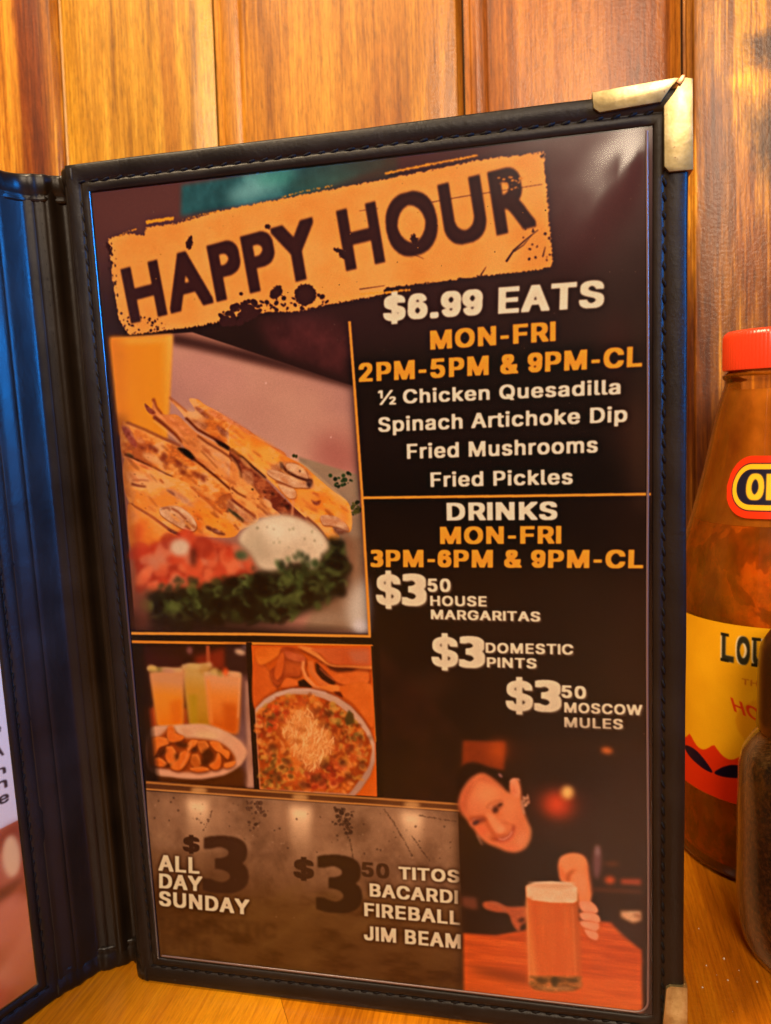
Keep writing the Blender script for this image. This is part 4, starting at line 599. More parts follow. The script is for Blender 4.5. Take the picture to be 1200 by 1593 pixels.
    c.poly(inn, ((170, 74, 24), (204, 104, 38), (140, 56, 22)), 1, 6, tex=(60, 60), seed=94)
    c.scatter(inn, 620, 12, 44, [(214, 116, 44), (226, 134, 58), (196, 84, 34), (170, 60, 26), (206, 130, 50), (130, 62, 28), (190, 140, 64), (230, 150, 80)], 95, asp=(.3, .8), alpha=.6, b=5)
    c.scatter([(680, 500), (800, 560), (960, 700), (1080, 900), (1060, 1080), (900, 1000), (820, 760), (680, 640)], 190, 10, 34, [(196, 140, 66), (180, 130, 56), (110, 84, 36), (80, 64, 28), (206, 150, 76), (92, 56, 24)], 96, asp=(.3, .8), alpha=.65, b=4.5)
    c.scatter([(100, 960), (240, 1000), (400, 1080), (420, 1300), (130, 1300)], 150, 10, 32, [(190, 136, 60), (120, 90, 40), (84, 56, 26), (206, 140, 60), (160, 70, 30)], 97, asp=(.3, .8), alpha=.65, b=4.5)
    c.scatter([(90, 650), (260, 520), (420, 560), (330, 700), (120, 840)], 90, 12, 34, [(196, 60, 26), (214, 84, 36), (120, 40, 22), (90, 70, 36)], 98, asp=(.3, .8), alpha=.6, b=4.5)
    c.scatter([(560, 1080), (860, 1050), (880, 1230), (700, 1290), (460, 1290)], 110, 14, 40, [(150, 44, 24), (190, 70, 34), (110, 36, 20), (206, 96, 50)], 99, asp=(.4, .9), alpha=.65, b=5)
    for x, y, r in [(210, 680, 34), (350, 540, 28), (300, 690, 34), (230, 940, 44), (720, 640, 44), (900, 690, 40), (690, 740, 40), (1000, 860, 28), (1090, 850, 30), (920, 940, 34), (1020, 1100, 40), (850, 1070, 40), (670, 1080, 56), (260, 1190, 50), (350, 1060, 44), (180, 1170, 30), (540, 1120, 18), (620, 1210, 50), (500, 1270, 50), (900, 1190, 40)]: c.ell(x, y, r, r*.75, (84, 44, 24), 20, .62, 9, rough=3, seed=x)
    c.poly([(900, 600), (940, 640), (950, 720), (880, 740), (860, 690)], (74, 62, 28), .85, 5)
    ch = [(350, 700), (440, 620), (560, 590), (600, 700), (700, 780), (770, 880), (740, 980), (660, 1040), (580, 1160), (500, 1080), (420, 1000), (370, 880), (300, 800)]
    c.poly(ch, (226, 150, 84), .8, 24, curve=True); c.scatter(ch, 420, 16, 52, [(240, 176, 112), (232, 160, 94), (246, 190, 130), (214, 134, 70)], 100, asp=(.10, .2), ang=(60, 140), alpha=.55, b=2.6)
    c.scatter(ch, 150, 10, 40, [(244, 186, 124), (206, 124, 64)], 101, asp=(.08, .16), ang=(0, 180), alpha=.6, b=2)
    for x, y, rx, ry in [(480, 780, 54, 18), (440, 880, 44, 22), (670, 720, 30, 40), (400, 740, 20, 10), (470, 1020, 26, 12)]: c.ell(x, y, rx, ry, (180, 100, 44), 10, .7, 7)
    c.bk = 1.
    c.zoom(0, 0, 1)
    c.line([(579, 1005), (583, 1080), (585.5, 1155)], 3.6, (216, 132, 48), b=.8); c.poly([(577, 1006), (590, 1005), (597, 1240), (588, 1240), (585, 1156)], (26, 13, 10), .9, 1.5)
    # gold bar
    c.poly([(228, 1216), (400, 1229), (590, 1241), (714, 1249), (714, 1263), (590, 1254), (400, 1242), (228, 1230)], (92, 52, 28), b=1)
    c.line([(228, 1219), (400, 1231), (590, 1243), (714, 1251)], 3.2, (168, 110, 56), b=.9); c.line([(228, 1229.5), (400, 1241), (590, 1253), (714, 1261)], 3, (184, 124, 66), b=.9)
    for x, y in [(310, 1231), (467, 1241), (640, 1252)]: c.ell(x, y, 13, 5, (236, 180, 112), 3, .7, 4)
    # ------------------------------------------------ concrete panel
    c.poly([(228, 1232), (400, 1243), (590, 1255), (712, 1263), (722, 1560), (240, 1500)], ((136, 100, 76), (110, 78, 58), (154, 116, 88)), tex=(70, 60), seed=100, b=1)
    for x, y, ry, al in [(308, 1264, 56, .95), (467, 1274, 80, 1.), (640, 1282, 60, .9)]:
        c.grad([(x - 60, y - 25), (x + 60, y - 20), (x + 60, y + 80), (x - 60, y + 80)], (180, 136, 106), (150, 110, 84), (x, y), (x, y + 75), a0=.55, a1=0, b=22); c.grad([(x - 17, y - 20), (x + 17, y - 18), (x + 14, y + ry), (x - 14, y + ry)], (246, 204, 164), (190, 146, 112), (x, y - 6), (x, y + ry), a0=al, a1=0, b=9)
    c.scatter([(380, 1248), (420, 1250), (400, 1310), (385, 1290)], 60, .6, 4, [(70, 46, 36), (84, 58, 46)], 101, alpha=.6, b=.7); c.scatter([(520, 1256), (550, 1260), (545, 1300), (515, 1285)], 80, .6, 4, [(64, 42, 34)], 102, alpha=.65, b=.7)
    c.scatter([(240, 1240), (700, 1268), (700, 1340), (240, 1310)], 170, .5, 2.2, [(70, 48, 38), (160, 124, 98)], 103, alpha=.55, b=.6)
    for pts in [[(528, 1262), (536, 1290), (545, 1312), (549, 1340)], [(640, 1300), (655, 1322), (668, 1340)], [(316, 1294), (325, 1278), (330, 1262)], [(596, 1258), (612, 1280), (640, 1330)], [(650, 1268), (690, 1275), (710, 1278)]]:
        c.line(pts, 1.6, (70, 48, 38), .6, .8, rough=1, seed=5)
    c.grad([(228, 1320), (722, 1340), (722, 1560), (240, 1500)], (104, 70, 44), (78, 46, 22), (480, 1330), (470, 1450), a0=0., a1=1., b=6)
    c.poly([(240, 1400), (722, 1390), (722, 1560), (240, 1500)], ((98, 66, 34), (72, 42, 18), (108, 74, 40)), .7, 24, tex=(40, 90), seed=104)  # table's brown reflection and its slanting streaks painted over the panel foot
    for a, b_ in [((400, 1480), (560, 1360)), ((470, 1500), (620, 1400)), ((330, 1470), (470, 1375)), ((250, 1500), (400, 1400))]:
        c.line([a, ((a[0] + b_[0])/2, (a[1] + b_[1])/2), b_], 12, (116, 84, 46), .35, 9)
    DB = (58, 34, 24)
    K = dict(stretch=1.25, fat=.09, fatv=.04)
    c.text('3', (316, 1389), (387, 1391), (315, 1303), DB, .9, b=1.2, **dict(K, fat=.066, fatv=.03)); c.text('$', (285, 1326), (311, 1327), (285, 1303), DB, .9, b=1, **K)
    c.text('3', (492, 1418), (563, 1422), (491, 1331), (48, 28, 18), .95, b=1.2, **dict(K, fat=.066, fatv=.03)); c.text('$', (456.5, 1366), (488, 1368), (456.5, 1337), DB, .9, b=1, **K)
    c.text('50', (562, 1363.5), (605, 1367), (561.5, 1341), (66, 42, 28), .9, b=1, **K)
    for t, lb, rb, lt in [('ALL', (247, 1356), (311, 1361), (246.5, 1331)), ('DAY', (248, 1383), (315, 1388), (248, 1360)), ('SUNDAY', (248, 1410), (388, 1424), (247.5, 1387)),
                          ('TITOS', (619.4, 1367.5), (714, 1373), (619, 1348)), ('BACARDI', (574.4, 1394.5), (711.7, 1405.8), (574, 1374)), ('FIREBALL', (566, 1425), (715, 1438.6), (565.5, 1404)), ('JIM BEAM', (565.4, 1462), (716, 1475.5), (565, 1440))]:
        c.text(t, lb, rb, lt, (226, 204, 172), .96, 1.0, glow=((48, 30, 18), 5, 1.5), **dict(K, fat=.082))
    c.text('DOMESTIC', (250, 1448), (430, 1462), (250, 1424), (60, 34, 16), .3, 4, **K); c.text('PINTS', (252, 1478), (330, 1484), (252, 1455), (60, 34, 16), .25, 4, **K)
    # ------------------------------------------------ lettering on the right
    R = [('$6.99 EATS', (597, 502), (940, 478), (597, 462), CREAM, {}), ('MON-FRI', (670, 545.7), (865, 531), (669.5, 516), ORANGE, {}), ('2PM-5PM & 9PM-CL', (559, 596.5), (999, 570), (558.5, 567), ORANGE, {}),
         ('Spinach Artichoke Dip', (589, 674), (976, 656), (588.5, 651), CREAM, {}), ('Fried Mushrooms', (633.5, 715.5), (930, 704), (633, 692), CREAM, {}), ('Fried Pickles', (670, 759), (891, 753.5), (669.5, 736), CREAM, {}),
         ('Chicken Quesadilla', (627.5, 629.5), (965.5, 613), (627, 607.5), CREAM, {}), ('½', (589, 632), (617, 631), (588.5, 609), CREAM, dict(fat=.03, fatv=.02)),
         ('DRINKS', (695, 811), (867, 809), (694.5, 783), CREAM, {}), ('MON-FRI', (684.6, 847.5), (873, 846), (684.3, 820.4), ORANGE, {}), ('3PM-6PM & 9PM-CL', (576.7, 883.7), (1000, 883.7), (576.3, 856.7), ORANGE, {})]
    for t, lb, rb, lt, col, k in R:
        kk = dict(stretch=1.15, fat=.092, fatv=.046); kk.update(k)
        if t[0] in 'SFC' and t != 'DRINKS': kk['fat'] = .07; kk['fatv'] = .034
        c.text(t, lb, rb, lt, col, b=.7, **kk)
    G = [('$', (585, 942), (624, 943), (584.6, 895)), ('3', (625, 943), (664, 944), (624.7, 894)), ('50', (665, 921.5), (701, 921.7), (664.5, 901)), ('HOUSE', (669, 943.3), (757, 944), (668.7, 927.5)), ('MARGARITAS', (670, 964), (840, 967), (669.7, 949)),
         ('$', (671, 1037.3), (712.5, 1038.6), (670.7, 991.5)), ('3', (713.5, 1038.6), (754.6, 1040), (713.2, 990.5)), ('DOMESTIC', (754.8, 1016), (891, 1018.3), (754.6, 1000)), ('PINTS', (756.7, 1038.3), (834, 1040), (756.5, 1022.5)),
         ('$', (786, 1105), (828.5, 1106.4), (785.8, 1059)), ('3', (830, 1106.4), (873, 1108), (829.8, 1058)), ('50', (872.4, 1085), (911, 1087), (872, 1065.5)), ('MOSCOW', (876.7, 1108), (998.3, 1112), (876.5, 1092)), ('MULES', (876.7, 1130.8), (968, 1133.8), (876.5, 1115))]
    for t, lb, rb, lt in G:
        c.text(t, lb, rb, lt, (218, 200, 172), b=.8, shadow=(4, 4, (104, 84, 68), .8, 1.6), **dict(K, fat=.08 if len(t) > 2 else (.062 if t == '$' else .09)))
    # ------------------------------------------------ bartender picture
    c.zoom(680, 1130, 3.333)
    PB = [(120, 70), (1055, 60), (1055, 1476), (134, 1376), (108, 430)]
    c.poly([(110, 75), (1110, 60), (1112, 1500), (134, 1400), (108, 430)], ((44, 22, 12), (56, 32, 16)), .9, 12, tex=(300, 300), seed=110)
    c.poly([(120, 64), (1000, 64), (800, 330), (500, 420), (330, 220)], (28, 10, 8), .8, 50)
    c.poly([(130, 72), (352, 78), (345, 225), (125, 215)], ((126, 48, 18), (150, 60, 22)), .95, 4, tex=(60, 60), seed=111); c.ell(320, 120, 34, 50, (216, 90, 24), 0, .9, 14); c.ell(400, 130, 60, 30, (90, 34, 14), 0, .4, 20)
    c.ell(876, 122, 32, 18, (212, 110, 50), 8, .95, 5); c.ell(622, 402, 84, 66, (214, 62, 22), 8, .95, 18); c.ell(615, 400, 50, 40, (236, 84, 40), 0, .8, 14); c.ell(500, 380, 60, 30, (110, 40, 16), 0, .5, 20)
    c.ell(672, 340, 33, 36, (244, 190, 110), 0, 1, 6); c.ell(720, 410, 60, 30, (90, 34, 14), 0, .5, 20)
    # person: top, hair, neck, face
    c.poly([(130, 560), (260, 600), (380, 660), (520, 560), (640, 640), (780, 700), (800, 900), (830, 1000), (460, 1010), (130, 1070)], (40, 23, 13), .95, 20)
    # face, authored in a close-up frame
    c.zoom(700, 1170, 7.5); c.bk = .45
    c.poly([(70, 560), (70, 300), (130, 170), (220, 125), (330, 130), (440, 175), (540, 210), (640, 290), (700, 350), (700, 480), (640, 430), (500, 300), (380, 230), (260, 300), (150, 420), (110, 560)], (28, 11, 8), 1, 9, curve=True)
    SK = ((216, 118, 74), (232, 134, 88), (224, 126, 80))
    c.poly([(94, 600), (120, 480), (190, 360), (270, 280), (360, 245), (450, 280), (560, 370), (690, 470), (690, 380), (730, 310), (790, 320), (820, 440), (830, 560), (860, 700), (900, 800), (935, 900), (920, 1020), (860, 1120), (760, 1165), (650, 1150), (540, 1110), (420, 1060), (330, 980), (260, 880), (200, 800), (130, 710)], SK, 1, 8, tex=(160, 160), seed=112, curve=True)
    c.poly([(94, 620), (130, 470), (230, 330), (300, 280), (260, 420), (200, 560), (180, 740), (130, 720)], (186, 84, 52), .75, 16); c.poly([(260, 330), (380, 245), (500, 310), (640, 430), (560, 420), (400, 340)], (190, 92, 58), .7, 14)
    c.ell(420, 500, 150, 100, (240, 148, 98), -30, .85, 26); c.ell(700, 640, 90, 110, (240, 142, 92), 0, .7, 24); c.ell(300, 620, 80, 90, (228, 124, 84), -30, .6, 22)
    c.poly([(200, 720), (280, 760), (420, 720), (440, 780), (350, 850), (260, 880), (210, 810)], (176, 76, 42), .65, 12)
    # near ear with rings, far ear ring
    c.ell(750, 420, 50, 110, (236, 140, 100), -12, 1, 7); c.ell(735, 440, 22, 60, (206, 104, 66), -14, .7, 8); c.line([(690, 350), (720, 316), (790, 312), (805, 330)], 18, (226, 160, 132), .85, 4); c.ell(580, 270, 34, 18, (170, 116, 112), 45, .85, 5)
    c.scatter([(840, 510), (905, 500), (920, 640), (860, 650)], 16, 14, 26, [(220, 160, 130), (176, 110, 84), (210, 150, 110)], 113, asp=(.5, .9), b=4, alpha=.8); c.line([(830, 560), (840, 640), (858, 720)], 22, (214, 160, 136), .6, 5); c.line([(310, 960), (340, 1030), (372, 1080)], 20, (212, 150, 124), .8, 6); c.ell(250, 835, 26, 40, (224, 130, 96), -20, .5, 9)
    # brows and eyes
    c.line([(420, 660), (450, 600), (520, 570), (610, 560)], 14, (150, 70, 44), .7, 7); c.poly([(480, 640), (520, 610), (600, 588), (616, 606), (570, 660), (520, 720), (486, 690)], (132, 66, 44), .85, 8); c.ell(522, 672, 26, 34, (70, 30, 22), 20, .9, 6); c.ell(575, 612, 34, 15, (78, 38, 28), -30, .85, 5); c.ell(470, 640, 20, 16, (196, 128, 110), 0, .6, 7); c.ell(560, 720, 44, 14, (196, 90, 40), -30, .5, 8)
    c.line([(220, 800), (250, 766), (330, 750), (400, 760)], 14, (140, 56, 30), .75, 7); c.poly([(250, 850), (262, 800), (320, 775), (400, 770), (420, 790), (350, 815), (290, 850)], (120, 56, 44), .85, 7); c.ell(296, 820, 38, 18, (76, 44, 44), -25, .9, 5); c.ell(270, 780, 24, 10, (170, 110, 104), -30, .6, 5)
    # nose, cheeks
    c.poly([(400, 700), (470, 720), (560, 800), (640, 880), (620, 930), (560, 950), (500, 900), (440, 800)], (240, 148, 100), .8, 10); c.line([(400, 770), (440, 860), (490, 940), (540, 990)], 34, (178, 66, 28), .65, 9); c.line([(545, 960), (590, 975), (640, 950)], 16, (170, 66, 36), .75, 6); c.ell(585, 900, 40, 30, (246, 160, 116), 0, .6, 10)
    c.ell(370, 910, 62, 58, (234, 104, 66), 20, .8, 16); c.ell(690, 790, 80, 40, (240, 138, 88), 20, .6, 16); c.line([(610, 810), (680, 830), (730, 850), (760, 880)], 14, (186, 84, 52), .7, 7)
    # smile
    c.poly([(500, 990), (560, 1000), (640, 980), (700, 930), (730, 850), (748, 870), (730, 950), (680, 1010), (600, 1040), (540, 1025)], (156, 48, 30), .85, 6, curve=True); c.poly([(548, 1004), (610, 1008), (680, 970), (716, 905), (722, 930), (690, 985), (620, 1026), (560, 1018)], (236, 168, 140), .85, 4); c.line([(560, 1040), (640, 1050), (710, 1000), (745, 920)], 18, (224, 100, 74), .75, 6)
    c.ell(500, 1010, 44, 20, (160, 60, 24), 25, .8, 8); c.ell(820, 1010, 60, 110, (236, 150, 104), 20, .6, 18); c.line([(860, 820), (925, 900), (918, 1010), (850, 1110)], 22, (206, 140, 92), .6, 9); c.ell(700, 1110, 90, 30, (236, 118, 80), -5, .6, 14); c.ell(780, 900, 30, 70, (214, 112, 72), 0, .5, 14)
    c.zoom(680, 1130, 3.333); c.bk = .7
    # table, far hand, arm
    c.poly([(130, 1068), (300, 1078), (460, 1050), (560, 1010), (830, 1004), (900, 1010), (1055, 1152), (1055, 1476), (134, 1376)], ((206, 86, 30), (224, 104, 38), (190, 76, 28)), 1, 4, tex=(16, 140), seed=114)
    c.grad([(130, 1060), (1055, 1060), (1055, 1476), (134, 1376)], (200, 80, 30), (232, 116, 44), (560, 1080), (600, 1440), a0=0, a1=.5, b=6)
    c.poly([(890, 1004), (1055, 1010), (1055, 1150), (960, 1080)], (58, 28, 14), .9, 8); c.line([(860, 1180), (950, 1210), (1055, 1210)], 26, (176, 64, 24), .6, 9)
    c.poly([(150, 1236), (330, 1260), (470, 1290), (480, 1330), (360, 1310), (230, 1280)], (118, 52, 22), .8, 14)
    c.poly([(122, 878), (200, 884), (210, 940), (190, 950), (124, 930)], (120, 66, 48), .85, 8); c.poly([(236, 908), (300, 905), (360, 930), (460, 934), (462, 1000), (430, 1030), (420, 1064), (384, 1020), (362, 968), (300, 960), (240, 940)], ((176, 84, 50), (196, 96, 56)), .95, 5, tex=(20, 30), seed=115, curve=True)
    c.ell(434, 1000, 20, 12, (76, 34, 20), -20, .9, 4); c.line([(270, 905), (330, 925), (350, 960)], 10, (150, 90, 74), .6, 5)
    c.zoom(840, 1300, 7.5); c.bk = .45
    c.poly([(200, 310), (230, 240), (310, 200), (400, 192), (490, 220), (540, 290), (556, 400), (570, 520), (590, 640), (585, 730), (560, 790), (480, 800), (430, 760), (410, 640), (300, 560), (230, 520), (206, 400)], ((234, 130, 76), (240, 144, 92)), 1, 7, tex=(140, 80), seed=116, curve=True)
    c.poly([(290, 520), (290, 450), (340, 400), (410, 372), (400, 400), (345, 450), (330, 540)], (176, 76, 26), .9, 9); c.poly([(200, 320), (240, 360), (290, 470), (240, 520)], (216, 96, 44), .8, 12); c.ell(440, 300, 90, 70, (240, 144, 88), 20, .6, 20); c.ell(470, 560, 60, 150, (240, 156, 112), 0, .6, 22); c.line([(548, 330), (572, 520), (592, 680)], 26, (204, 96, 50), .6, 9)
    # fist: knuckled fingers closing on the handle
    FN = [[(430, 770), (500, 748), (590, 762), (650, 820), (662, 880), (600, 900), (520, 895), (460, 850)], [(440, 900), (500, 880), (600, 885), (670, 920), (690, 985), (640, 1010), (540, 990), (470, 960)], [(440, 1000), (500, 985), (600, 990), (670, 1010), (676, 1070), (620, 1110), (560, 1090), (480, 1050)], [(500, 1080), (560, 1085), (640, 1110), (668, 1150), (655, 1205), (600, 1200), (540, 1160)]]
    for i, f in enumerate(FN):
        c.poly([(x - 6, y + 12) for x, y in f], (160, 62, 22), .6, 7, curve=True); c.poly(f, ((236, 142, 102), (244, 156, 120)), .97, 5, tex=(40, 40), seed=120 + i, curve=True); mx, my = sum(p[0] for p in f)/8, sum(p[1] for p in f)/8; c.ell(mx - 30, my - 12, 50, 14, (250, 172, 138), 12, .5, 8)
    for p in ([(455, 880), (540, 874), (620, 884)], [(450, 985), (540, 978), (640, 1000)], [(470, 1065), (550, 1082), (630, 1104)]): c.line(p, 12, (214, 108, 68), .6, 5)
    c.zoom(680, 1130, 3.333)
    c.bk = .7
    # shelf things
    c.ell(824, 700, 24, 90, (124, 80, 84), 2, .85, 7); c.ell(826, 640, 12, 30, (160, 130, 130), 0, .6, 6); c.ell(890, 792, 28, 22, (206, 84, 36), 0, .9, 7); c.ell(900, 708, 40, 12, (110, 50, 22), 0, .8, 7); c.poly([(945, 784), (1052, 784), (1052, 820), (945, 814)], (164, 70, 44), .9, 6)
    c.poly([(800, 830), (1055, 840), (1055, 862), (800, 852)], (110, 52, 30), .6, 6); c.poly([(945, 950), (1052, 950), (1052, 1002), (1010, 1016), (945, 985)], ((206, 150, 112), (226, 176, 136)), .95, 6, tex=(20, 20), seed=117); c.ell(1030, 975, 22, 10, (140, 80, 50), 20, .6, 5)
    # mug
    MG = [(454, 826), (470, 808), (590, 802), (700, 812), (722, 832), (742, 1340), (700, 1366), (590, 1370), (500, 1360), (474, 1330)]
    c.poly([(455, 826), (722, 830), (742, 1340), (474, 1330)], ((206, 92, 34), (216, 106, 44)), .98, 4, tex=(200, 30), seed=118)
    c.grad([(455, 900), (560, 900), (560, 1330), (474, 1330)], (226, 128, 66), (212, 98, 38), (460, 1000), (520, 1000), a1=0, b=6); c.grad([(660, 900), (724, 900), (740, 1320), (670, 1320)], (190, 90, 36), (170, 84, 40), (670, 1000), (740, 1000), a0=0, a1=.9, b=5)
    c.line([(696, 930), (704, 1100), (712, 1290)], 6, (228, 140, 80), .6, 3); c.line([(655, 930), (662, 1080)], 4, (228, 140, 80), .5, 3)
    c.poly([(456, 822), (500, 806), (590, 800), (690, 810), (722, 830), (722, 900), (700, 912), (590, 910), (490, 898), (458, 880)], ((228, 178, 138), (240, 196, 160)), 1, 3, tex=(20, 30), seed=119)
    c.ell(588, 822, 126, 16, (214, 158, 120), 1, .8, 4); c.ell(588, 806, 130, 6, (240, 206, 176), 1, .5, 3); c.line([(458, 830), (464, 1000), (474, 1330)], 5, (236, 170, 120), .7, 2.5); c.line([(478, 880), (482, 904)], 16, (214, 120, 70), .6, 5)
    c.poly([(474, 1290), (740, 1290), (744, 1344), (700, 1366), (590, 1371), (500, 1362), (470, 1334)], ((150, 96, 44), (196, 116, 58), (120, 76, 34)), .95, 4, tex=(12, 20), seed=120)
    for x in (540, 612, 696): c.ell(x, 1312, 32, 13, (88, 60, 26), 2, .85, 5)
    c.ell(610, 1352, 100, 9, (206, 140, 84), 1, .6, 4); c.ell(602, 1318, 18, 26, (60, 50, 22), 0, .7, 5)
    c.zoom(0, 0, 1)
    base = c.a.copy(); soft = np.stack([blur(base[..., k], 7) for k in range(3)], -1); c.a += (base - soft)*.28; fine = np.stack([blur(base[..., k], 2) for k in range(3)], -1); c.a += (base - fine)*.25
    c.a *= (1 + (np.random.default_rng(9).random(c.a.shape[:2]).astype(np.float32)[..., None] - .5)*.10); np.clip(c.a, 0, 1, out=c.a)
    c.scatter(full, 130, .4, 1.3, [(150, 120, 100), (120, 96, 84)], 130, b=.5, alpha=.5)
    return c
PAGE_GAIN = (1.14, 1.17, 1.24)
def paint_left():
    """left page: only its spine-side margin is in view"""
    W, H = 1370, 2140; c = Print(W, H, None, (222, 206, 192))
    c.poly([(0, 0), (W, 0), (W, 900), (0, 900)], ((226, 208, 192), (214, 196, 182)), tex=(400, 400))
    def Y(z): return (214 - z)*10
    # food picture at the foot
    c.poly([(0, Y(49)), (W, Y(49)), (W, H), (0, H)], ((176, 84, 52), (196, 106, 66), (150, 60, 40)), tex=(120, 120), seed=3)
    c.scatter([(900, Y(49)), (W, Y(49)), (W, H), (900, H)], 60, 30, 110, [(186, 80, 60), (206, 120, 84), (150, 70, 40), (120, 44, 26), (214, 140, 100)], 4, alpha=.6, b=9)
    c.ell(1340, Y(40), 26, 60, (236, 190, 130), 0, .9, 5); c.ell(1280, Y(24), 110, 70, (204, 116, 84), 10, .8, 10); c.ell(1300, Y(31), 70, 16, (90, 38, 26), -10, .8, 8); c.ell(1350, Y(13), 60, 120, (196, 104, 70), 0, .7, 16)
    for t, z in [('e', 75), ('A', 68.5), ('n', 63.5), ('th', 59.5), ('ke', 55.5), ('e', 82), ('t', 88)]:
        w = 30*len(t); y = Y(z); c.text(t, (1352 - w, y), (1352, y), (1352 - w, y - (30 if t == 'A' else 24 if t in 'en' else 30)), (44, 34, 34), fat=.03, fatv=.02)
    for k in range(9):
        y = Y(75 - k*5 + 13.0) 
        c.text('Chicken Spinach', (700, y), (1280, y), (700, y - 26), (60, 48, 46), fat=.02, fatv=.01) if k < 9 and y < Y(52) else None
    return c
def paint_label():
    # canvas: 0..1 across = -167.4..167.4 degrees, height 61 mm from z = 29 (bottom) to 90
    W, H = 2300, 770; c = Print(W, H, None, (226, 160, 18)); X = lambda d: (d + 167.4)/334.8*W; Y = lambda z: (90 - z)/61*H
    c.poly([(0, 0), (W, 0), (W, H), (0, H)], ((228, 164, 20), (216, 150, 16)), tex=(200, 200))
    # red band with scalloped edge and dark leaves
    pts = [(0, H), (0, Y(46))]
    for d in np.arange(-167, 168, 2.):
        pts.append((X(d), Y(47.6 - 3.6*abs(math.sin((d + 43.5)*math.pi/19)))))
    pts += [(W, H)]; c.poly(pts, (206, 44, 10), b=1.5)
    for k in range(-3, 5):                        # pairs of dark leaves that meet in a point
        d = -43.5 + 52*k
        for g in (-1, 1):
            c.poly([(X(d + g*.6), Y(37.6)), (X(d + g*6), Y(40.6)), (X(d + g*13), Y(42.6)), (X(d + g*21), Y(42.6)), (X(d + g*25), Y(41.2)), (X(d + g*20), Y(39.2)), (X(d + g*12), Y(37.9)), (X(d + g*5), Y(37.2))], (20, 10, 30), b=1.5, curve=True)
    c.ell(X(22), Y(58), 360, 170, (214, 140, 14), 0, .9, 3)
    x = -39.0
    for ch in 'LOUISIANA':                        # tall slab letters with a cream edge
        w = 4.2 if ch == 'I' else 7.4
        for col, o, f in (((238, 214, 170), -5, .07), ((44, 40, 24), 0, .035)):
            c.text(ch, (X(x) + o, Y(77.2)), (X(x + w) + o, Y(77.2)), (X(x) + o, Y(86.6)), col, fat=f, fatv=.07, stretch=.7, b=1.2)
        for zz in (77.6, 86.2):
            if ch in 'LIUNA' and not (ch == 'A' and zz > 80): c.poly([(X(x - .8), Y(zz + .5)), (X(x + (3.4 if ch != 'I' else w) + .8), Y(zz + .5)), (X(x + (3.4 if ch != 'I' else w) + .8), Y(zz - .5)), (X(x - .8), Y(zz - .5))], (30, 26, 14))
        x += w + 1.5
    c.text('HOT SAUCE', (X(-31), Y(61)), (X(34), Y(52)), (X(-33.5), Y(65.5)), (206, 50, 18), fat=.04, fatv=.02)
    c.text('THE ORIGINAL', (X(-27), Y(70.6)), (X(20), Y(70.6)), (X(-27), Y(72.6)), (176, 96, 20), fat=.03, fatv=.02)
    return c
def paint_emblem():
    W, H = 1240, 408; c = Print(W, H, None, (214, 48, 16)); k = 20
    def pill(m, col): 
        r = H/2 - m; P = [(m + r + (-r*math.cos(t)), H/2 - r*math.sin(t)) for t in np.linspace(-math.pi/2, math.pi/2, 24)] + [(W - m - r + r*math.cos(t), H/2 + -r*math.sin(t)) for t in np.linspace(math.pi/2, -math.pi/2, 24)]; c.poly(P, col, b=1)
    pill(46, (60, 18, 34)); pill(54, (232, 176, 34)); pill(88, (30, 26, 44))
    c.text('ORIGINAL', (168, 288), (W - 168, 288), (168, 120), (232, 178, 40), fat=.07, fatv=.04, stretch=.7, b=1.5)
    return c
# ================================================================ setting: wall of boards, table
LIGHTW = ((.30, .13, .028), (.52, .26, .065), (.66, .38, .12))
wall = bpy.data.objects.new('wall', None); COL.objects.link(wall); wall.location = (0, .150, 0); wall.rotation_euler = (math.radians(-4), 0, 0); wall['kind'] = 'structure'; wall.empty_display_size = .02
PL = [(-345, -240, 8, 8, ((.22, .08, .006), (.38, .17, .013), (.50, .26, .025)), 1.3, 0., 1.),
      (-240, -119, 5, 3, ((.15, .042, .003), (.38, .135, .008), (.60, .29, .03)), 2.9, .35, 1.2),
      (-119, -38, 3, 10.5, ((.24, .098, .006), (.46, .225, .016), (.60, .35, .045)), 4.1, 0., 1.1),
      (-38, 78.6, 14, 2.5, ((.21, .072, .006), (.42, .175, .016), (.57, .275, .035)), 7.3, 0., 1.1),
      (78.6, 169, 10.5, 6, ((.15, .040, .004), (.32, .098, .008), (.47, .18, .018)), 9.2, 0., 1.1),
      (169, 262, 4, 6, ((.17, .055, .006), (.42, .175, .016), (.66, .34, .035)), 12.6, .95, 1.5),
      (262, 360, 10, 6, ((.18, .050, .005), (.36, .115, .010), (.52, .21, .024)), 15.2, .3, 1.)]
MARKS = {1: [(-.134, .33, .011, .30, (.52, .30, .22), .20)],
         2: [(-.060, .30, .006, .25, (.75, .6, .5), .2)],
         3: [(.045, .26, .012, .07, (.80, .66, .6), .3)],
         4: [(.150, .24, .012, .12, (.72, .6, .5), .3), (.100, .31, .008, .06, (1.12, 1.15, 1.2), .3)],
         5: [(.213, .300, .030, .017, (.20, .16, .24), .10), (.212, .262, .026, .034, (.20, .16, .22), .12), (.181, .262, .0065, .055, (.56, .42, .30), .14), (.193, .230, .007, .060, (.62, .46, .32), .16), (.196, .289, .016, .0065, (1.5, 1.7, 1.3), .16), (.205, .20, .012, .07, (.7, .56, .4), .2), (.174, .16, .010, .08, (.42, .28, .2), .2)]}  # last mark paints the menu's shadow into the board's colour
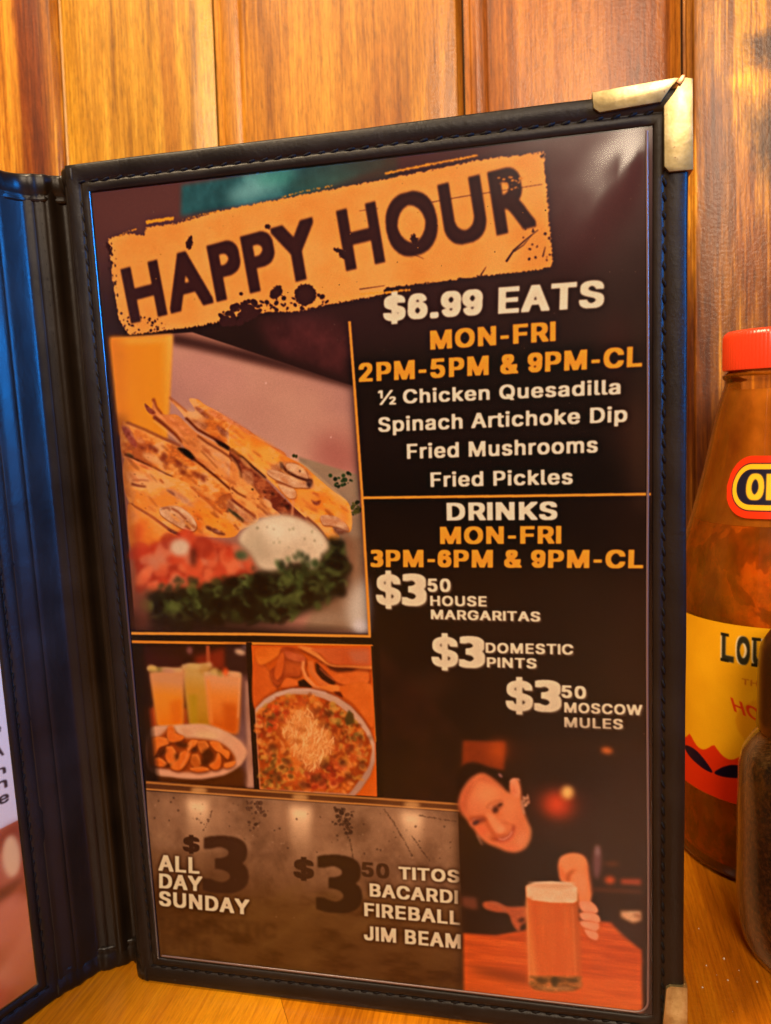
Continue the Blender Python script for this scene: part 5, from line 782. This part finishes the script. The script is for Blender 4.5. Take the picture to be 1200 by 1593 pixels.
for i, (a, b, bl, br, cols, seed, kn, stq) in enumerate(PL):
    cols = tuple((r*.98, g*.88, b_*.60) for r, g, b_ in cols); wm = wood('pine_board_%d' % i, cols, seed, knots=0, streak=stq, coat=.16, bmp=.4, pore=.52, marks=MARKS.get(i, ()))
    a += .5; b -= .5
    prof = [(a, 9), (a, 3.4), (a + bl*.22, 2.9), (a + bl*.30, 1.3), (a + bl*.52, .55), (a + bl*.80, .9), (a + bl*.90, 1.5), (a + bl, .35), (a + bl + 1.2, 0)]
    n = 6; prof += [(a + bl + 1.2 + (b - br - a - bl - 2.2)*k/n, .12*math.sin(k*2.1 + i)) for k in range(1, n)]
    prof += [(b - br - 1, 0), (b - br*.9, .35), (b - br*.25, 2.4), (b, 3.2), (b, 9)]
    V, F = [], []; zs = [0, .1, .2, .3, .4, .55]; m = len(prof)
    for z in zs:
        for x, d in prof: V.append((x*MM, d*MM, z))
    for k in range(len(zs) - 1):
        for j in range(m): F.append((k*m + j, k*m + (j + 1) % m, (k + 1)*m + (j + 1) % m, (k + 1)*m + j))
    F += [list(range(m)), list(range((len(zs) - 1)*m, len(zs)*m))]
    autosmooth(mesh_obj('plank', V, F, wm, wall), 24)

table = thing('table', 'varnished orange brown wooden table top that the open menu stands on', 'table')
def clip(P, n, d):                                # keep n.p <= d
    out = []
    for k in range(len(P)):
        a, b = P[k], P[(k + 1) % len(P)]; fa, fb = a[0]*n[0] + a[1]*n[1] - d, b[0]*n[0] + b[1]*n[1] - d
        if fa <= 0: out.append(a)
        if fa*fb < 0: t = fa/(fa - fb); out.append((a[0] + (b[0] - a[0])*t, a[1] + (b[1] - a[1])*t))
    return out
TURN = math.radians(32); gx, gy = -math.sin(TURN), math.cos(TURN); px_, py_ = gy, -gx
tm = [wood('table_board_%d' % i, c, 20 + i*3.3, axis='y', turn=-TURN, rough=.30, coat=.6, streak=.6, bmp=.05, pore=.28) for i, c in enumerate([((.34, .092, .002), (.52, .160, .003), (.64, .225, .005)), ((.29, .074, .002), (.46, .132, .003), (.59, .20, .005)), ((.36, .10, .003), (.55, .18, .004), (.68, .26, .006))])]
bw = .088
for k in range(-9, 10):
    s0, s1 = k*bw + .031, (k + 1)*bw + .031 - .00012
    P = [(px_*s0 + gx*t, py_*s0 + gy*t) for t in (-1.2, 1.2)] + [(px_*s1 + gx*t, py_*s1 + gy*t) for t in (1.2, -1.2)]
    for n, d in (((0, 1), .1495), ((0, -1), .62), ((1, 0), .55), ((-1, 0), .55)): P = clip(P, n, d) if P else P
    if len(P) < 3: continue
    m = len(P); V = [(x, y, 0) for x, y in P] + [(x, y, -.028) for x, y in P]
    mesh_obj('board', V, [list(range(m)), list(range(m, 2*m))] + [(j, (j + 1) % m, m + (j + 1) % m, m + j) for j in range(m)], tm[k % 3], table)

# ================================================================ the menu
menu = thing('menu', 'open black leather menu cover standing upright with its happy hour page in a clear sleeve', 'menu')
LE = leather('cover_leather'); LE2 = leather('spine_leather', (.010, .006, .0035), .34, -.12, .12); TH = plain('stitch_thread', (.005, .0035, .003), .7, Specular_IOR_Level=.12)
METAL, nt, b = mat('aged_brass'); v = coords(nt)
c = ramp(nt, noise_n(nt, v, 260, 4, .6), [(.3, (.27, .19, .075)), (.5, (.38, .29, .13)), (.75, (.50, .40, .22))]); sp = ramp(nt, noise_n(nt, v, 520, 3, .65), [(.66, 0.), (.74, 1.)])
lk(nt, mixc(nt, sp, c, (.20, .085, .03)), b.inputs['Base Color']); b.inputs['Metallic'].default_value = .9; b.inputs['Roughness'].default_value = .34; bump(nt, b, noise_n(nt, v, 260, 3, .6), .14, .0004)
SEAM = plain('sleeve_seam_plastic', (.13, .075, .065), .3, Specular_IOR_Level=.5)

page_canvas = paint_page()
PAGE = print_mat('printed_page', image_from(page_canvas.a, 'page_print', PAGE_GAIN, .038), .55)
LPAGE = print_mat('left_printed_page', image_from(paint_left().a, 'left_page_print', (1., .98, .86)), .55)
SLEEVE = clear('clear_sleeve_plastic', (.97, .97, .97), .17, 1.42, bmp=.25, bscale=22.)

def plane_map(O, U, N):
    """(u along the panel, v up, n towards the reader) in mm -> world"""
    O, U, N = Vector(O), Vector(U), Vector(N)
    return lambda u, v, n: (O + U*u*MM + N*n*MM + Vector((0, 0, Z0 + v*MM)))
def strip_frame(name, mp, W_, H_, wl, wr, wb, wt, sl, sr, sb, st, parent, seed):
    """rolled leather border round an opening W_ x H_: widths and stitch offsets per side"""
    sides = (wl, wr, wb, wt); so = (sl, sr, sb, st)
    def off(j):                                    # list of (offset per side, height)
        w, s = sides[j], so[j]
        return [(-.0, .0), (.0, .55), (.35, .95), (s - .75, 1.05), (s - .25, .78), (s, .50), (s + .25, .78), (s + .8, 1.12), ((s + w)/2, 1.32), (w - .8, 1.28), (w - .25, .9), (w, .2), (w, -3.6)]
    offs = [off(j) for j in range(4)]; m = len(offs[0]); V, F = [], []; rnd = random.Random(seed); ring = []
    def corner(a, b):                              # a: 0 left / 1 right, b: 2 bottom / 3 top
        return [((-offs[0][k][0] if a == 0 else W_ + offs[1][k][0]), (-offs[2][k][0] if b == 2 else H_ + offs[3][k][0])) for k in range(m)]
    Cn = [corner(0, 2), corner(1, 2), corner(1, 3), corner(0, 3)]; jn = [2, 1, 3, 0]; ns = [46, 74, 46, 74]
    for s in range(4):
        A, B = Cn[s], Cn[(s + 1) % 4]; hj = offs[jn[s]]
        for q in range(ns[s]):
            t = q/ns[s]; row = []
            for k in range(m):
                u = A[k][0] + (B[k][0] - A[k][0])*t; v = A[k][1] + (B[k][1] - A[k][1])*t
                w = noise.noise(Vector((u*.035, v*.035, k*.15 + seed)))*.45 if 2 < k < 12 else 0
                w2 = noise.noise(Vector((u*.12, v*.12, k*.4 + seed + 9)))*.16 if 2 < k < 12 else 0
                h = hj[k][1] + w2
                if k > 7: u += w*(.5 if s in (1, 3) else 0); v += w*(.5 if s in (0, 2) else 0)
                row.append(len(V)); V.append(mp(u, v, h))
            ring.append(row)
    R_ = len(ring)
    for i in range(R_):
        a, b = ring[i], ring[(i + 1) % R_]
        for k in range(m - 1): F.append((a[k], a[k + 1], b[k + 1], b[k]))
    return mesh_obj(name, V, F, LE, parent, True)
def stitches(mp, runs, parent, seed, big=1.):
    """short raised threads in the groove; one part, they are too many and too small to single out"""
    V, F = [], []; rnd = random.Random(seed)
    for (u0, v0), (u1, v1) in runs:
        L = math.hypot(u1 - u0, v1 - v0); n = int(L/3.55); du, dv = (u1 - u0)/L, (v1 - v0)/L
        for i in range(n):
            c = (i + .5)*L/n + rnd.uniform(-.22, .22); ln = 1.30 + rnd.uniform(-.12, .1); tilt = .34 + rnd.uniform(-.20, .20)
            base = len(V)
            for q, (t, r, h) in enumerate([(-1, .10, .30), (-.8, .26, .62), (0, .33, .82), (.8, .26, .66), (1, .10, .30)]):
                s = c + t*ln; r *= 1.2*big; uu, vv = u0 + du*s - dv*t*tilt, v0 + dv*s + du*t*tilt
                for a in range(5):
                    an = 2*math.pi*a/5; V.append(mp(uu - dv*r*math.cos(an), vv + du*r*math.cos(an), h + r*math.sin(an)*.9))
            for q in range(4):
                for a in range(5): F.append((base + q*5 + a, base + q*5 + (a + 1) % 5, base + q*5 + 5 + (a + 1) % 5, base + q*5 + 5 + a))
            F += [[base + a for a in range(5)], [base + 20 + a for a in range(5)]]
    o = mesh_obj('stitching', V, F, TH, parent, True); o['kind'] = 'stuff'; return o
def sheet(name, mp, W_, H_, n, matl, parent, nu=24, nv=36, flip=False, wave=0., m=0., pucker=None):
    V, UV, F = [], [], []
    for j in range(nv + 1):
        for i in range(nu + 1):
            s, t = i/nu, j/nv; u, v = -m + s*(W_ + 2*m), -m + t*(H_ + 2*m); e = min(1, 6*min(s, 1 - s))*min(1, 6*min(t, 1 - t))
            V.append(mp(u, v, n + (pucker(u, v) if pucker else 0) + wave*noise.noise(Vector((u*.025, v*.02, 3.1)))*e)); UV.append((1 - s if flip else s, t))
    for j in range(nv):
        for i in range(nu): a = j*(nu + 1) + i; F.append((a, a + 1, a + nu + 2, a + nu + 1))
    return mesh_obj(name, V, F, matl, parent, True, UV)

RM = plane_map((0, 0, 0), (1, 0, 0), (0, -1, 0))
PW, PH = 137.0, 214.0
box('cover_board', (-.0068, .0007, .0008), (.1436, .0033, .2289), LE, menu)
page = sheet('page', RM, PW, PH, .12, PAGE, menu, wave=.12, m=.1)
def pucker(u, v):                                 # the sleeve is softly creased in its upper corner
    g = lambda du, dv, su, sv, h: h*math.exp(-(du/su)**2)*math.exp(-(dv/sv)**2)
    a = g(u - 131 + (v - 203)*-.25, v - 204, 2.4, 8, .55) + g(u - 124.5 + (v - 196)*-.45, v - 196, 3.2, 12, .5) + g(u - 117 + (v - 190)*-.5, v - 192, 3.5, 14, .3)
    return a*min(1, (PW - u)/2.)*min(1, max(0, (PH - v)/6.))
sheet('clear_sleeve', RM, PW, PH, .62, SLEEVE, menu, nu=90, nv=130, wave=.35, m=-.05, pucker=pucker)
strip_frame('edge_binding', RM, PW, PH, 6.5, 7.4, 7.9, 7.2, 2.3, 2.4, 2.6, 2.6, menu, 1)
stitches(RM, [((-2.3, 1), (-2.3, 213)), ((PW + 2.4, 0), (PW + 2.4, 204)), ((-4, PH + 2.6), (PW + 1, PH + 2.6)), ((-4, -2.6), (PW + 1, -2.6))], menu, 3)
# welded edge of the clear sleeve: a thin raised bead down the right side, round the corner and along the foot
def bead(name, path, mp, r, h, matl, parent):
    V, F = [], []; n = 6
    for i, (u, v) in enumerate(path):
        a, b = path[max(0, i - 1)], path[min(len(path) - 1, i + 1)]; du, dv = b[0] - a[0], b[1] - a[1]; L = math.hypot(du, dv)
        for k in range(n): t = 2*math.pi*k/n; V.append(mp(u - dv/L*r*math.cos(t), v + du/L*r*math.cos(t), h + r*.8*math.sin(t)))
    for i in range(len(path) - 1):
        for k in range(n): F.append((i*n + k, i*n + (k + 1) % n, i*n + n + (k + 1) % n, i*n + n + k))
    return mesh_obj(name, V, F, matl, parent, True)
bead('sleeve_seam', [(PW - 1.15 + .12*math.sin(v*.05), v) for v in np.linspace(PH - 1, 4, 40)] + [(PW - 1.15 - 3.2*(1 - math.cos(t)), 4 - 3.2*math.sin(t)) for t in np.linspace(.1, 1.57, 8)] + [(u, .8) for u in np.linspace(PW - 8, 1, 20)], RM, .30, .72, SEAM, menu)
bead('sleeve_fold', [(-.15, v) for v in np.linspace(PH, 0, 30)], RM, .42, .8, plain('sleeve_fold_plastic', (.02, .02, .025), .16, Specular_IOR_Level=.9), menu)
def prism(name, poly, n0, n1, matl, parent, bev=.12):
    V = [RM(u, v, n1) for u, v in poly] + [RM(u, v, n0) for u, v in poly]; m = len(poly)
    o = mesh_obj(name, V, [list(range(m)), list(range(m, 2*m))] + [(j, (j + 1) % m, m + (j + 1) % m, m + j) for j in range(m)], matl, parent); bevel(o, bev*MM, 2); return autosmooth(o, 40)
HP = [(124.2, 221.9), (141.4, 222.7), (142.2, 222.5), (140.3, 220.6), (138.5, 218.2), (125.8, 217.6), (124.5, 218.6)]
VP = [(142.9, 222.6), (144.9, 222.1), (145.1, 203.6), (140.2, 203.7), (139.2, 204.9), (139.1, 217.3), (141.3, 219.9)]
cp = prism('corner_protector', HP, -3.9, 2.0, METAL, menu); prism('flap', VP, -3.9, 2.05, METAL, cp)
prism('curled_tip', [(141.5, 221.6), (142.6, 222.9), (143.2, 222.9), (143.3, 222.2), (142.4, 220.9)], 1.9, 2.5, plain('copper_tip', (.5, .22, .10), .3, Metallic=.9), cp, .1)
VB = [(140.1, 9.2), (141.0, 10.0), (145.1, 10.2), (145.2, -8.1), (142.9, -8.1), (141.3, -5.8), (139.1, -3.0)]
HB = [(124.2, -8.1), (141.6, -8.1), (140.4, -6.4), (138.5, -3.8), (125.6, -3.4), (124.4, -4.4)]
cb = prism('corner_protector', VB, -3.9, 2.05, METAL, menu); prism('flap', HB, -3.9, 2.0, METAL, cb)

# the spine between the two panels: a folded leather channel, profile in plan (mm)
SP = [(-6.3, .9), (-7.2, 2.2), (-7.9, 4.4), (-9.3, 7.2), (-11.4, 8.4), (-13.6, 7.8), (-14.9, 6.2), (-15.4, 5.0), (-15.9, 4.4), (-16.4, 4.5), (-16.9, 4.0), (-17.9, 3.6), (-18.7, 3.3), (-19.0, 3.6), (-19.4, 3.0), (-20.6, 2.4), (-21.8, 1.5), (-22.8, -.3), (-23.8, -2.6), (-24.6, -4.6), (-25.0, -5.0), (-25.25, -6.0), (-26.0, -7.2), (-26.9, -8.6), (-27.6, -10.2)]
def spline(P, n=3):
    out = []; k = len(P)
    for i in range(k - 1):
        p0, p1, p2, p3 = (np.array(P[max(0, min(k - 1, i + q))], float) for q in (-1, 0, 1, 2))
        for j in range(n): t = j/n; out.append(.5*((2*p1) + (p2 - p0)*t + (2*p0 - 5*p1 + 4*p2 - p3)*t*t + (3*p1 - p0 - 3*p2 + p3)*t**3))
    return out + [np.array(P[-1], float)]
def extrude_plan(name, P, zs, thick, matl, parent, prof=None, wob=.0, seed=0, wr=0.):
    """a band that follows the plan curve P; prof gives (z, push towards the reader) rows instead of plain walls"""
    P = spline(P, 3); P = np.array(P); T = np.gradient(P, axis=0); T /= np.hypot(T[:, 0], T[:, 1])[:, None]; Nn = np.c_[-T[:, 1], T[:, 0]]
    if (Nn[0] @ np.array([1., -1.])) < 0: Nn = -Nn
    rows = prof or [(z, 0) for z in zs]; V, F = [], []; m = len(P)
    for z, push in rows:
        for i in range(m):
            w = wob*noise.noise(Vector((i*.25, z*.045, seed))) + wr*noise.noise(Vector((i*.55 + seed, z*.12, seed*2.)))
            q = P[i] + Nn[i]*(push + w); V.append((q[0]*MM, q[1]*MM, z*MM))
    r = len(rows)
    for z, push in rows:
        for i in range(m): q = P[i] - Nn[i]*thick; V.append((q[0]*MM, q[1]*MM, z*MM))
    for a in range(r - 1):
        for i in range(m - 1):
            F.append((a*m + i, a*m + i + 1, (a + 1)*m + i + 1, (a + 1)*m + i)); b0 = r*m; F.append((b0 + a*m + i, b0 + a*m + i + 1, b0 + (a + 1)*m + i + 1, b0 + (a + 1)*m + i))
    for i in range(m - 1):
        for a in (0, r - 1): F.append((a*m + i, a*m + i + 1, r*m + a*m + i + 1, r*m + a*m + i))
    for a in range(r - 1):
        for i in (0, m - 1): F.append((a*m + i, (a + 1)*m + i, r*m + (a + 1)*m + i, r*m + a*m + i))
    return mesh_obj(name, V, F, matl, parent, True), P, Nn
spine, P_, N_ = extrude_plan('spine', SP, [1.5 + 227*k/90 for k in range(91)], 1.3, LE2, menu, wob=.35, wr=.18, seed=4)
BP = [(-4.0, -.6), (-6.8, .2), (-8.6, 3.0), (-10.4, 5.6), (-12.4, 6.4), (-14.4, 5.2), (-16.2, 3.2), (-18.4, 2.3), (-20.8, 1.0), (-22.6, -2.2), (-24.2, -5.4), (-26.0, -8.4), (-27.5, -11.0)]
def roll(z0, z1, up):
    k = 1 if up else -1; a, b = (z0, z1) if up else (z1, z0)
    return [(a, -.4), (a + .2*k, .25), (a + .9*k, .55), (a + 1.6*k, .15), (a + 2.3*k, .6), (a + 4*k, 1.0), (b - 1.2*k, .95), (b - .4*k, .55), (b, -.5)]
for z0, z1, up in ((222.0, 229.4, True), (.1, 7.9, False)):
    extrude_plan('spine_binding', BP, None, 2.2, LE2, menu, prof=roll(z0, z1, up), wob=.5, wr=.75, seed=7 if up else 11)
# thread down the spine
def zmap(P, N):
    Pm, Nm = np.array(P), np.array(N)
    return lambda u, v, n: Vector(((Pm[0] + Nm[0]*n + u*.7)*MM, (Pm[1] + Nm[1]*n - u*.7*-1)*MM, v*MM))
stitches(lambda u, v, n: Vector(((-17.3 + u*.85 + .45*(n + .2))*MM, (3.95 + u*.45 - .9*(n + .2))*MM, v*MM)), [((0, 8), (0, 222))], menu, 8, 1.35)

# left panel, turned towards the reader
dl = Vector((-.35, -.937, 0)); nl = Vector((.937, -.35, 0)); O = Vector((-27.0, -8.5, 0))*MM + dl*.0077
LM = plane_map(O, dl, nl)
V = [LM(u, v, n) for n in (-.7, -3.2) for u, v in ((-7, -7.4), (143.5, -7.4), (143.5, 220.6), (-7, 220.6))]
mesh_obj('cover_board', V, [(0, 1, 2, 3), (4, 5, 6, 7), (0, 1, 5, 4), (1, 2, 6, 5), (2, 3, 7, 6), (3, 0, 4, 7)], LE, menu)
sheet('page', LM, PW, PH, .12, LPAGE, menu, flip=True, wave=.12, m=.1); sheet('clear_sleeve', LM, PW, PH, .62, SLEEVE, menu, wave=.35, m=-.05)
strip_frame('edge_binding', LM, PW, PH, 7.4, 7.4, 7.9, 7.2, 2.6, 2.4, 2.6, 2.6, menu, 5)
stitches(LM, [((-2.6, 1), (-2.6, 213)), ((PW + 2.4, 0), (PW + 2.4, 213)), ((-4, PH + 2.6), (PW + 1, PH + 2.6)), ((-4, -2.6), (PW + 1, -2.6))], menu, 6)

# ================================================================ hot sauce bottle
CX, CY = 187., 99.
bot = thing('hot_sauce_bottle', 'orange hot sauce bottle with red ribbed cap and yellow label, right of the menu', 'bottle', (CX*MM, CY*MM, 0))
OUT = [(26.5, 0.0), (29.3, .9), (30.6, 3.0), (31, 7), (31, 60), (31, 92), (30.5, 99), (29.1, 107), (27.0, 115), (25.2, 121.5), (23.6, 128), (21.4, 137), (19.6, 146), (18.0, 154), (16.4, 161), (15.0, 165.5), (14.5, 167.2), (14.5, 168.2), (15.3, 168.8), (15.4, 169.9), (14.4, 170.6), (13.6, 171.2), (13.6, 180)]
def r_at(z):
    for (r0, z0), (r1, z1) in zip(OUT, OUT[1:]):
        if z0 <= z <= z1 and z1 > z0: return r0 + (r1 - r0)*(z - z0)/(z1 - z0)
    return 31.
lathe('glass_body', OUT, 96, clear('bottle_glass', (.96, .80, .60), .035, 1.5, film=(.85, .22, .008), film_a=.12, bmp=.05, bscale=60.), bot, smooth=60)
sm, nt, b = mat('hot_sauce'); v = coords(nt, (1, 1, .75)); n1 = noise_n(nt, v, 75, 3, .5, .5); n2 = noise_n(nt, v, 210, 3, .6)
lk(nt, mixc(nt, ramp(nt, n2, [(.45, 0.), (.62, .5)]), ramp(nt, n1, [(.36, (.12, .014, .002)), (.45, (.34, .045, .003)), (.50, (.48, .07, .004)), (.52, (.90, .15, .006)), (.66, (.92, .22, .012))]), (.12, .03, .008)), b.inputs['Base Color'])
b.inputs['Roughness'].default_value = .2; b.inputs['Subsurface Weight'].default_value = .15; b.inputs['Subsurface Scale'].default_value = .004; bump(nt, b, n1, .4, .001)
lathe('sauce', [(25, 3), (28.6, 4.5), (29.6, 9), (29.6, 60), (29.6, 92), (29, 99), (27.7, 107), (25.6, 115), (24.6, 119), (24.0, 121)], 64, sm, bot, smooth=60)
FILM = clear('sauce_film', (.95, .55, .2), .5, 1.1, film=(.80, .33, .05), film_a=.55)
lathe('sauce_film', [(23.9, 121.2), (22.2, 128), (20.1, 137), (18.3, 146), (16.7, 154), (15.1, 161), (13.8, 165)], 48, FILM, bot, smooth=60, closed=False)
CAPM, nt, b = mat('red_cap_plastic'); b.inputs['Base Color'].default_value = (.72, .045, .012, 1); b.inputs['Roughness'].default_value = .30; b.inputs['Specular IOR Level'].default_value = .6
b.inputs['Subsurface Weight'].default_value = .1; b.inputs['Subsurface Scale'].default_value = .002
lathe('cap', [(14.2, 171.4), (15.2, 171.5), (15.35, 172.2), (15.35, 182.3), (15.0, 183.6), (14.0, 184.4), (12, 184.6), (4, 184.6)], 240, CAPM, bot, smooth=50, rib=lambda i, j: (.13 if i % 3 == 0 else -.10) if 1 < j < 4 else 0)
bot_label = paint_label(); LAB = print_mat('bottle_label', image_from(bot_label.a, 'bottle_label_print', (.95, .95, .95)), .38, .2)
V, UV, F = [], [], []; na = 120
for i in range(na + 1):
    t = -math.pi*.93 + 2*math.pi*.93*i/na
    for j, z in enumerate((29.0, 60., 90.0)): V.append((31.14*math.sin(t)*MM, -31.14*math.cos(t)*MM, z*MM)); UV.append((i/na, (z - 29)/61.))
for i in range(na):
    for j in range(2): a = i*3 + j; F.append((a, a + 3, a + 4, a + 1))
mesh_obj('label', V, F, LAB, bot, True, UV)
EM = print_mat('emblem_print', image_from(paint_emblem().a, 'emblem_print', (.95, .95, .95)), .35, .3)
V, UV, F = [], [], []; nu, nv = 72, 12; LU, HV = 31., 10.2; zc, tc = 133.8, math.radians(13)
for i in range(nu + 1):
    u = -LU + 2*LU*i/nu; h = HV if abs(u) < LU - HV else math.sqrt(max(0, HV**2 - (abs(u) - (LU - HV))**2)); h = max(h, .05)
    for j in range(nv + 1):
        vv = -h + 2*h*j/nv; z = zc + vv*.97; r = r_at(z) + .22; t = tc + u/24.0*.83
        V.append((r*math.sin(t)*MM, -r*math.cos(t)*MM, z*MM)); UV.append((.5 + u/(2*LU), .5 + vv/(2*HV)))
for i in range(nu):
    for j in range(nv): a = i*(nv + 1) + j; F.append((a, a + nv + 1, a + nv + 2, a + 1))
mesh_obj('emblem', V, F, EM, bot, True, UV)

# ================================================================ pepper shaker at the right edge
sh = thing('pepper_shaker', 'clear glass shaker full of ground pepper standing in front of the hot sauce bottle', 'shaker', (.1905, .0415, 0))
lathe('glass_body', [(19.5, 0), (21.6, .8), (23.0, 4), (24.2, 10), (24.6, 20), (24.6, 46), (24.4, 55), (23.4, 60), (21.0, 64), (19.2, 66.5), (18.4, 70), (18.4, 76)], 64, clear('shaker_glass', (.95, .92, .86), .04, 1.5, film=(.20, .12, .06), film_a=.10, bmp=.15, bscale=90., rim=(.85, .58, .30)), sh, smooth=60)
pm, nt, b = mat('ground_pepper'); n = noise_n(nt, coords(nt), 620, 3, .75); n2 = noise_n(nt, coords(nt, (1, 1, .3)), 140, 3, .6)
lk(nt, mixc(nt, .2, ramp(nt, n, [(.36, (.035, .015, .006)), (.47, (.26, .12, .04)), (.55, (.62, .34, .14)), (.65, (.95, .70, .38))]), ramp(nt, n2, [(.3, (.02, .012, .008)), (.7, (.14, .07, .03))])), b.inputs['Base Color']); b.inputs['Roughness'].default_value = .75; bump(nt, b, n, .4, .0008)
lathe('pepper', [(17, 4), (21, 6), (22.2, 12), (22.4, 20), (22.4, 46), (22.0, 55), (20.8, 59), (12, 61)], 64, pm, sh, smooth=60)
lathe('lid', [(19.4, 68), (19.9, 68.6), (19.7, 72), (19.7, 86), (19.0, 92), (16, 97), (10, 99.5), (3, 100.4)], 64, plain('shaker_lid_metal', (.10, .07, .05), .28, Metallic=.9), sh, smooth=60)

# ================================================================ spilled grains on the table
V, F = [], []; rnd = random.Random(5)
for i in range(26):
    x, y = (rnd.gauss(.160, .006), rnd.gauss(.030, .007)) if i < 9 else (rnd.uniform(-.03, .2), rnd.uniform(-.09, .09)); s = rnd.uniform(.00010, .00034)
    if i > 8 and -.012 < y < .006 and x < .15: continue
    b0 = len(V); V += [(x + s*rnd.uniform(.6, 1), y, .0001), (x - s, y + s*.7, .0001), (x - s*.4, y - s, .0001), (x, y, .0001 + s*1.3)]; F += [(b0, b0 + 1, b0 + 3), (b0 + 1, b0 + 2, b0 + 3), (b0 + 2, b0, b0 + 3), (b0, b0 + 1, b0 + 2)]
g = mesh_obj('salt_grains', V, F, plain('salt', (.7, .62, .5), .4)); g['label'] = 'tiny pale salt grains spilled on the table beside the menu'; g['category'] = 'salt'; g['kind'] = 'stuff'
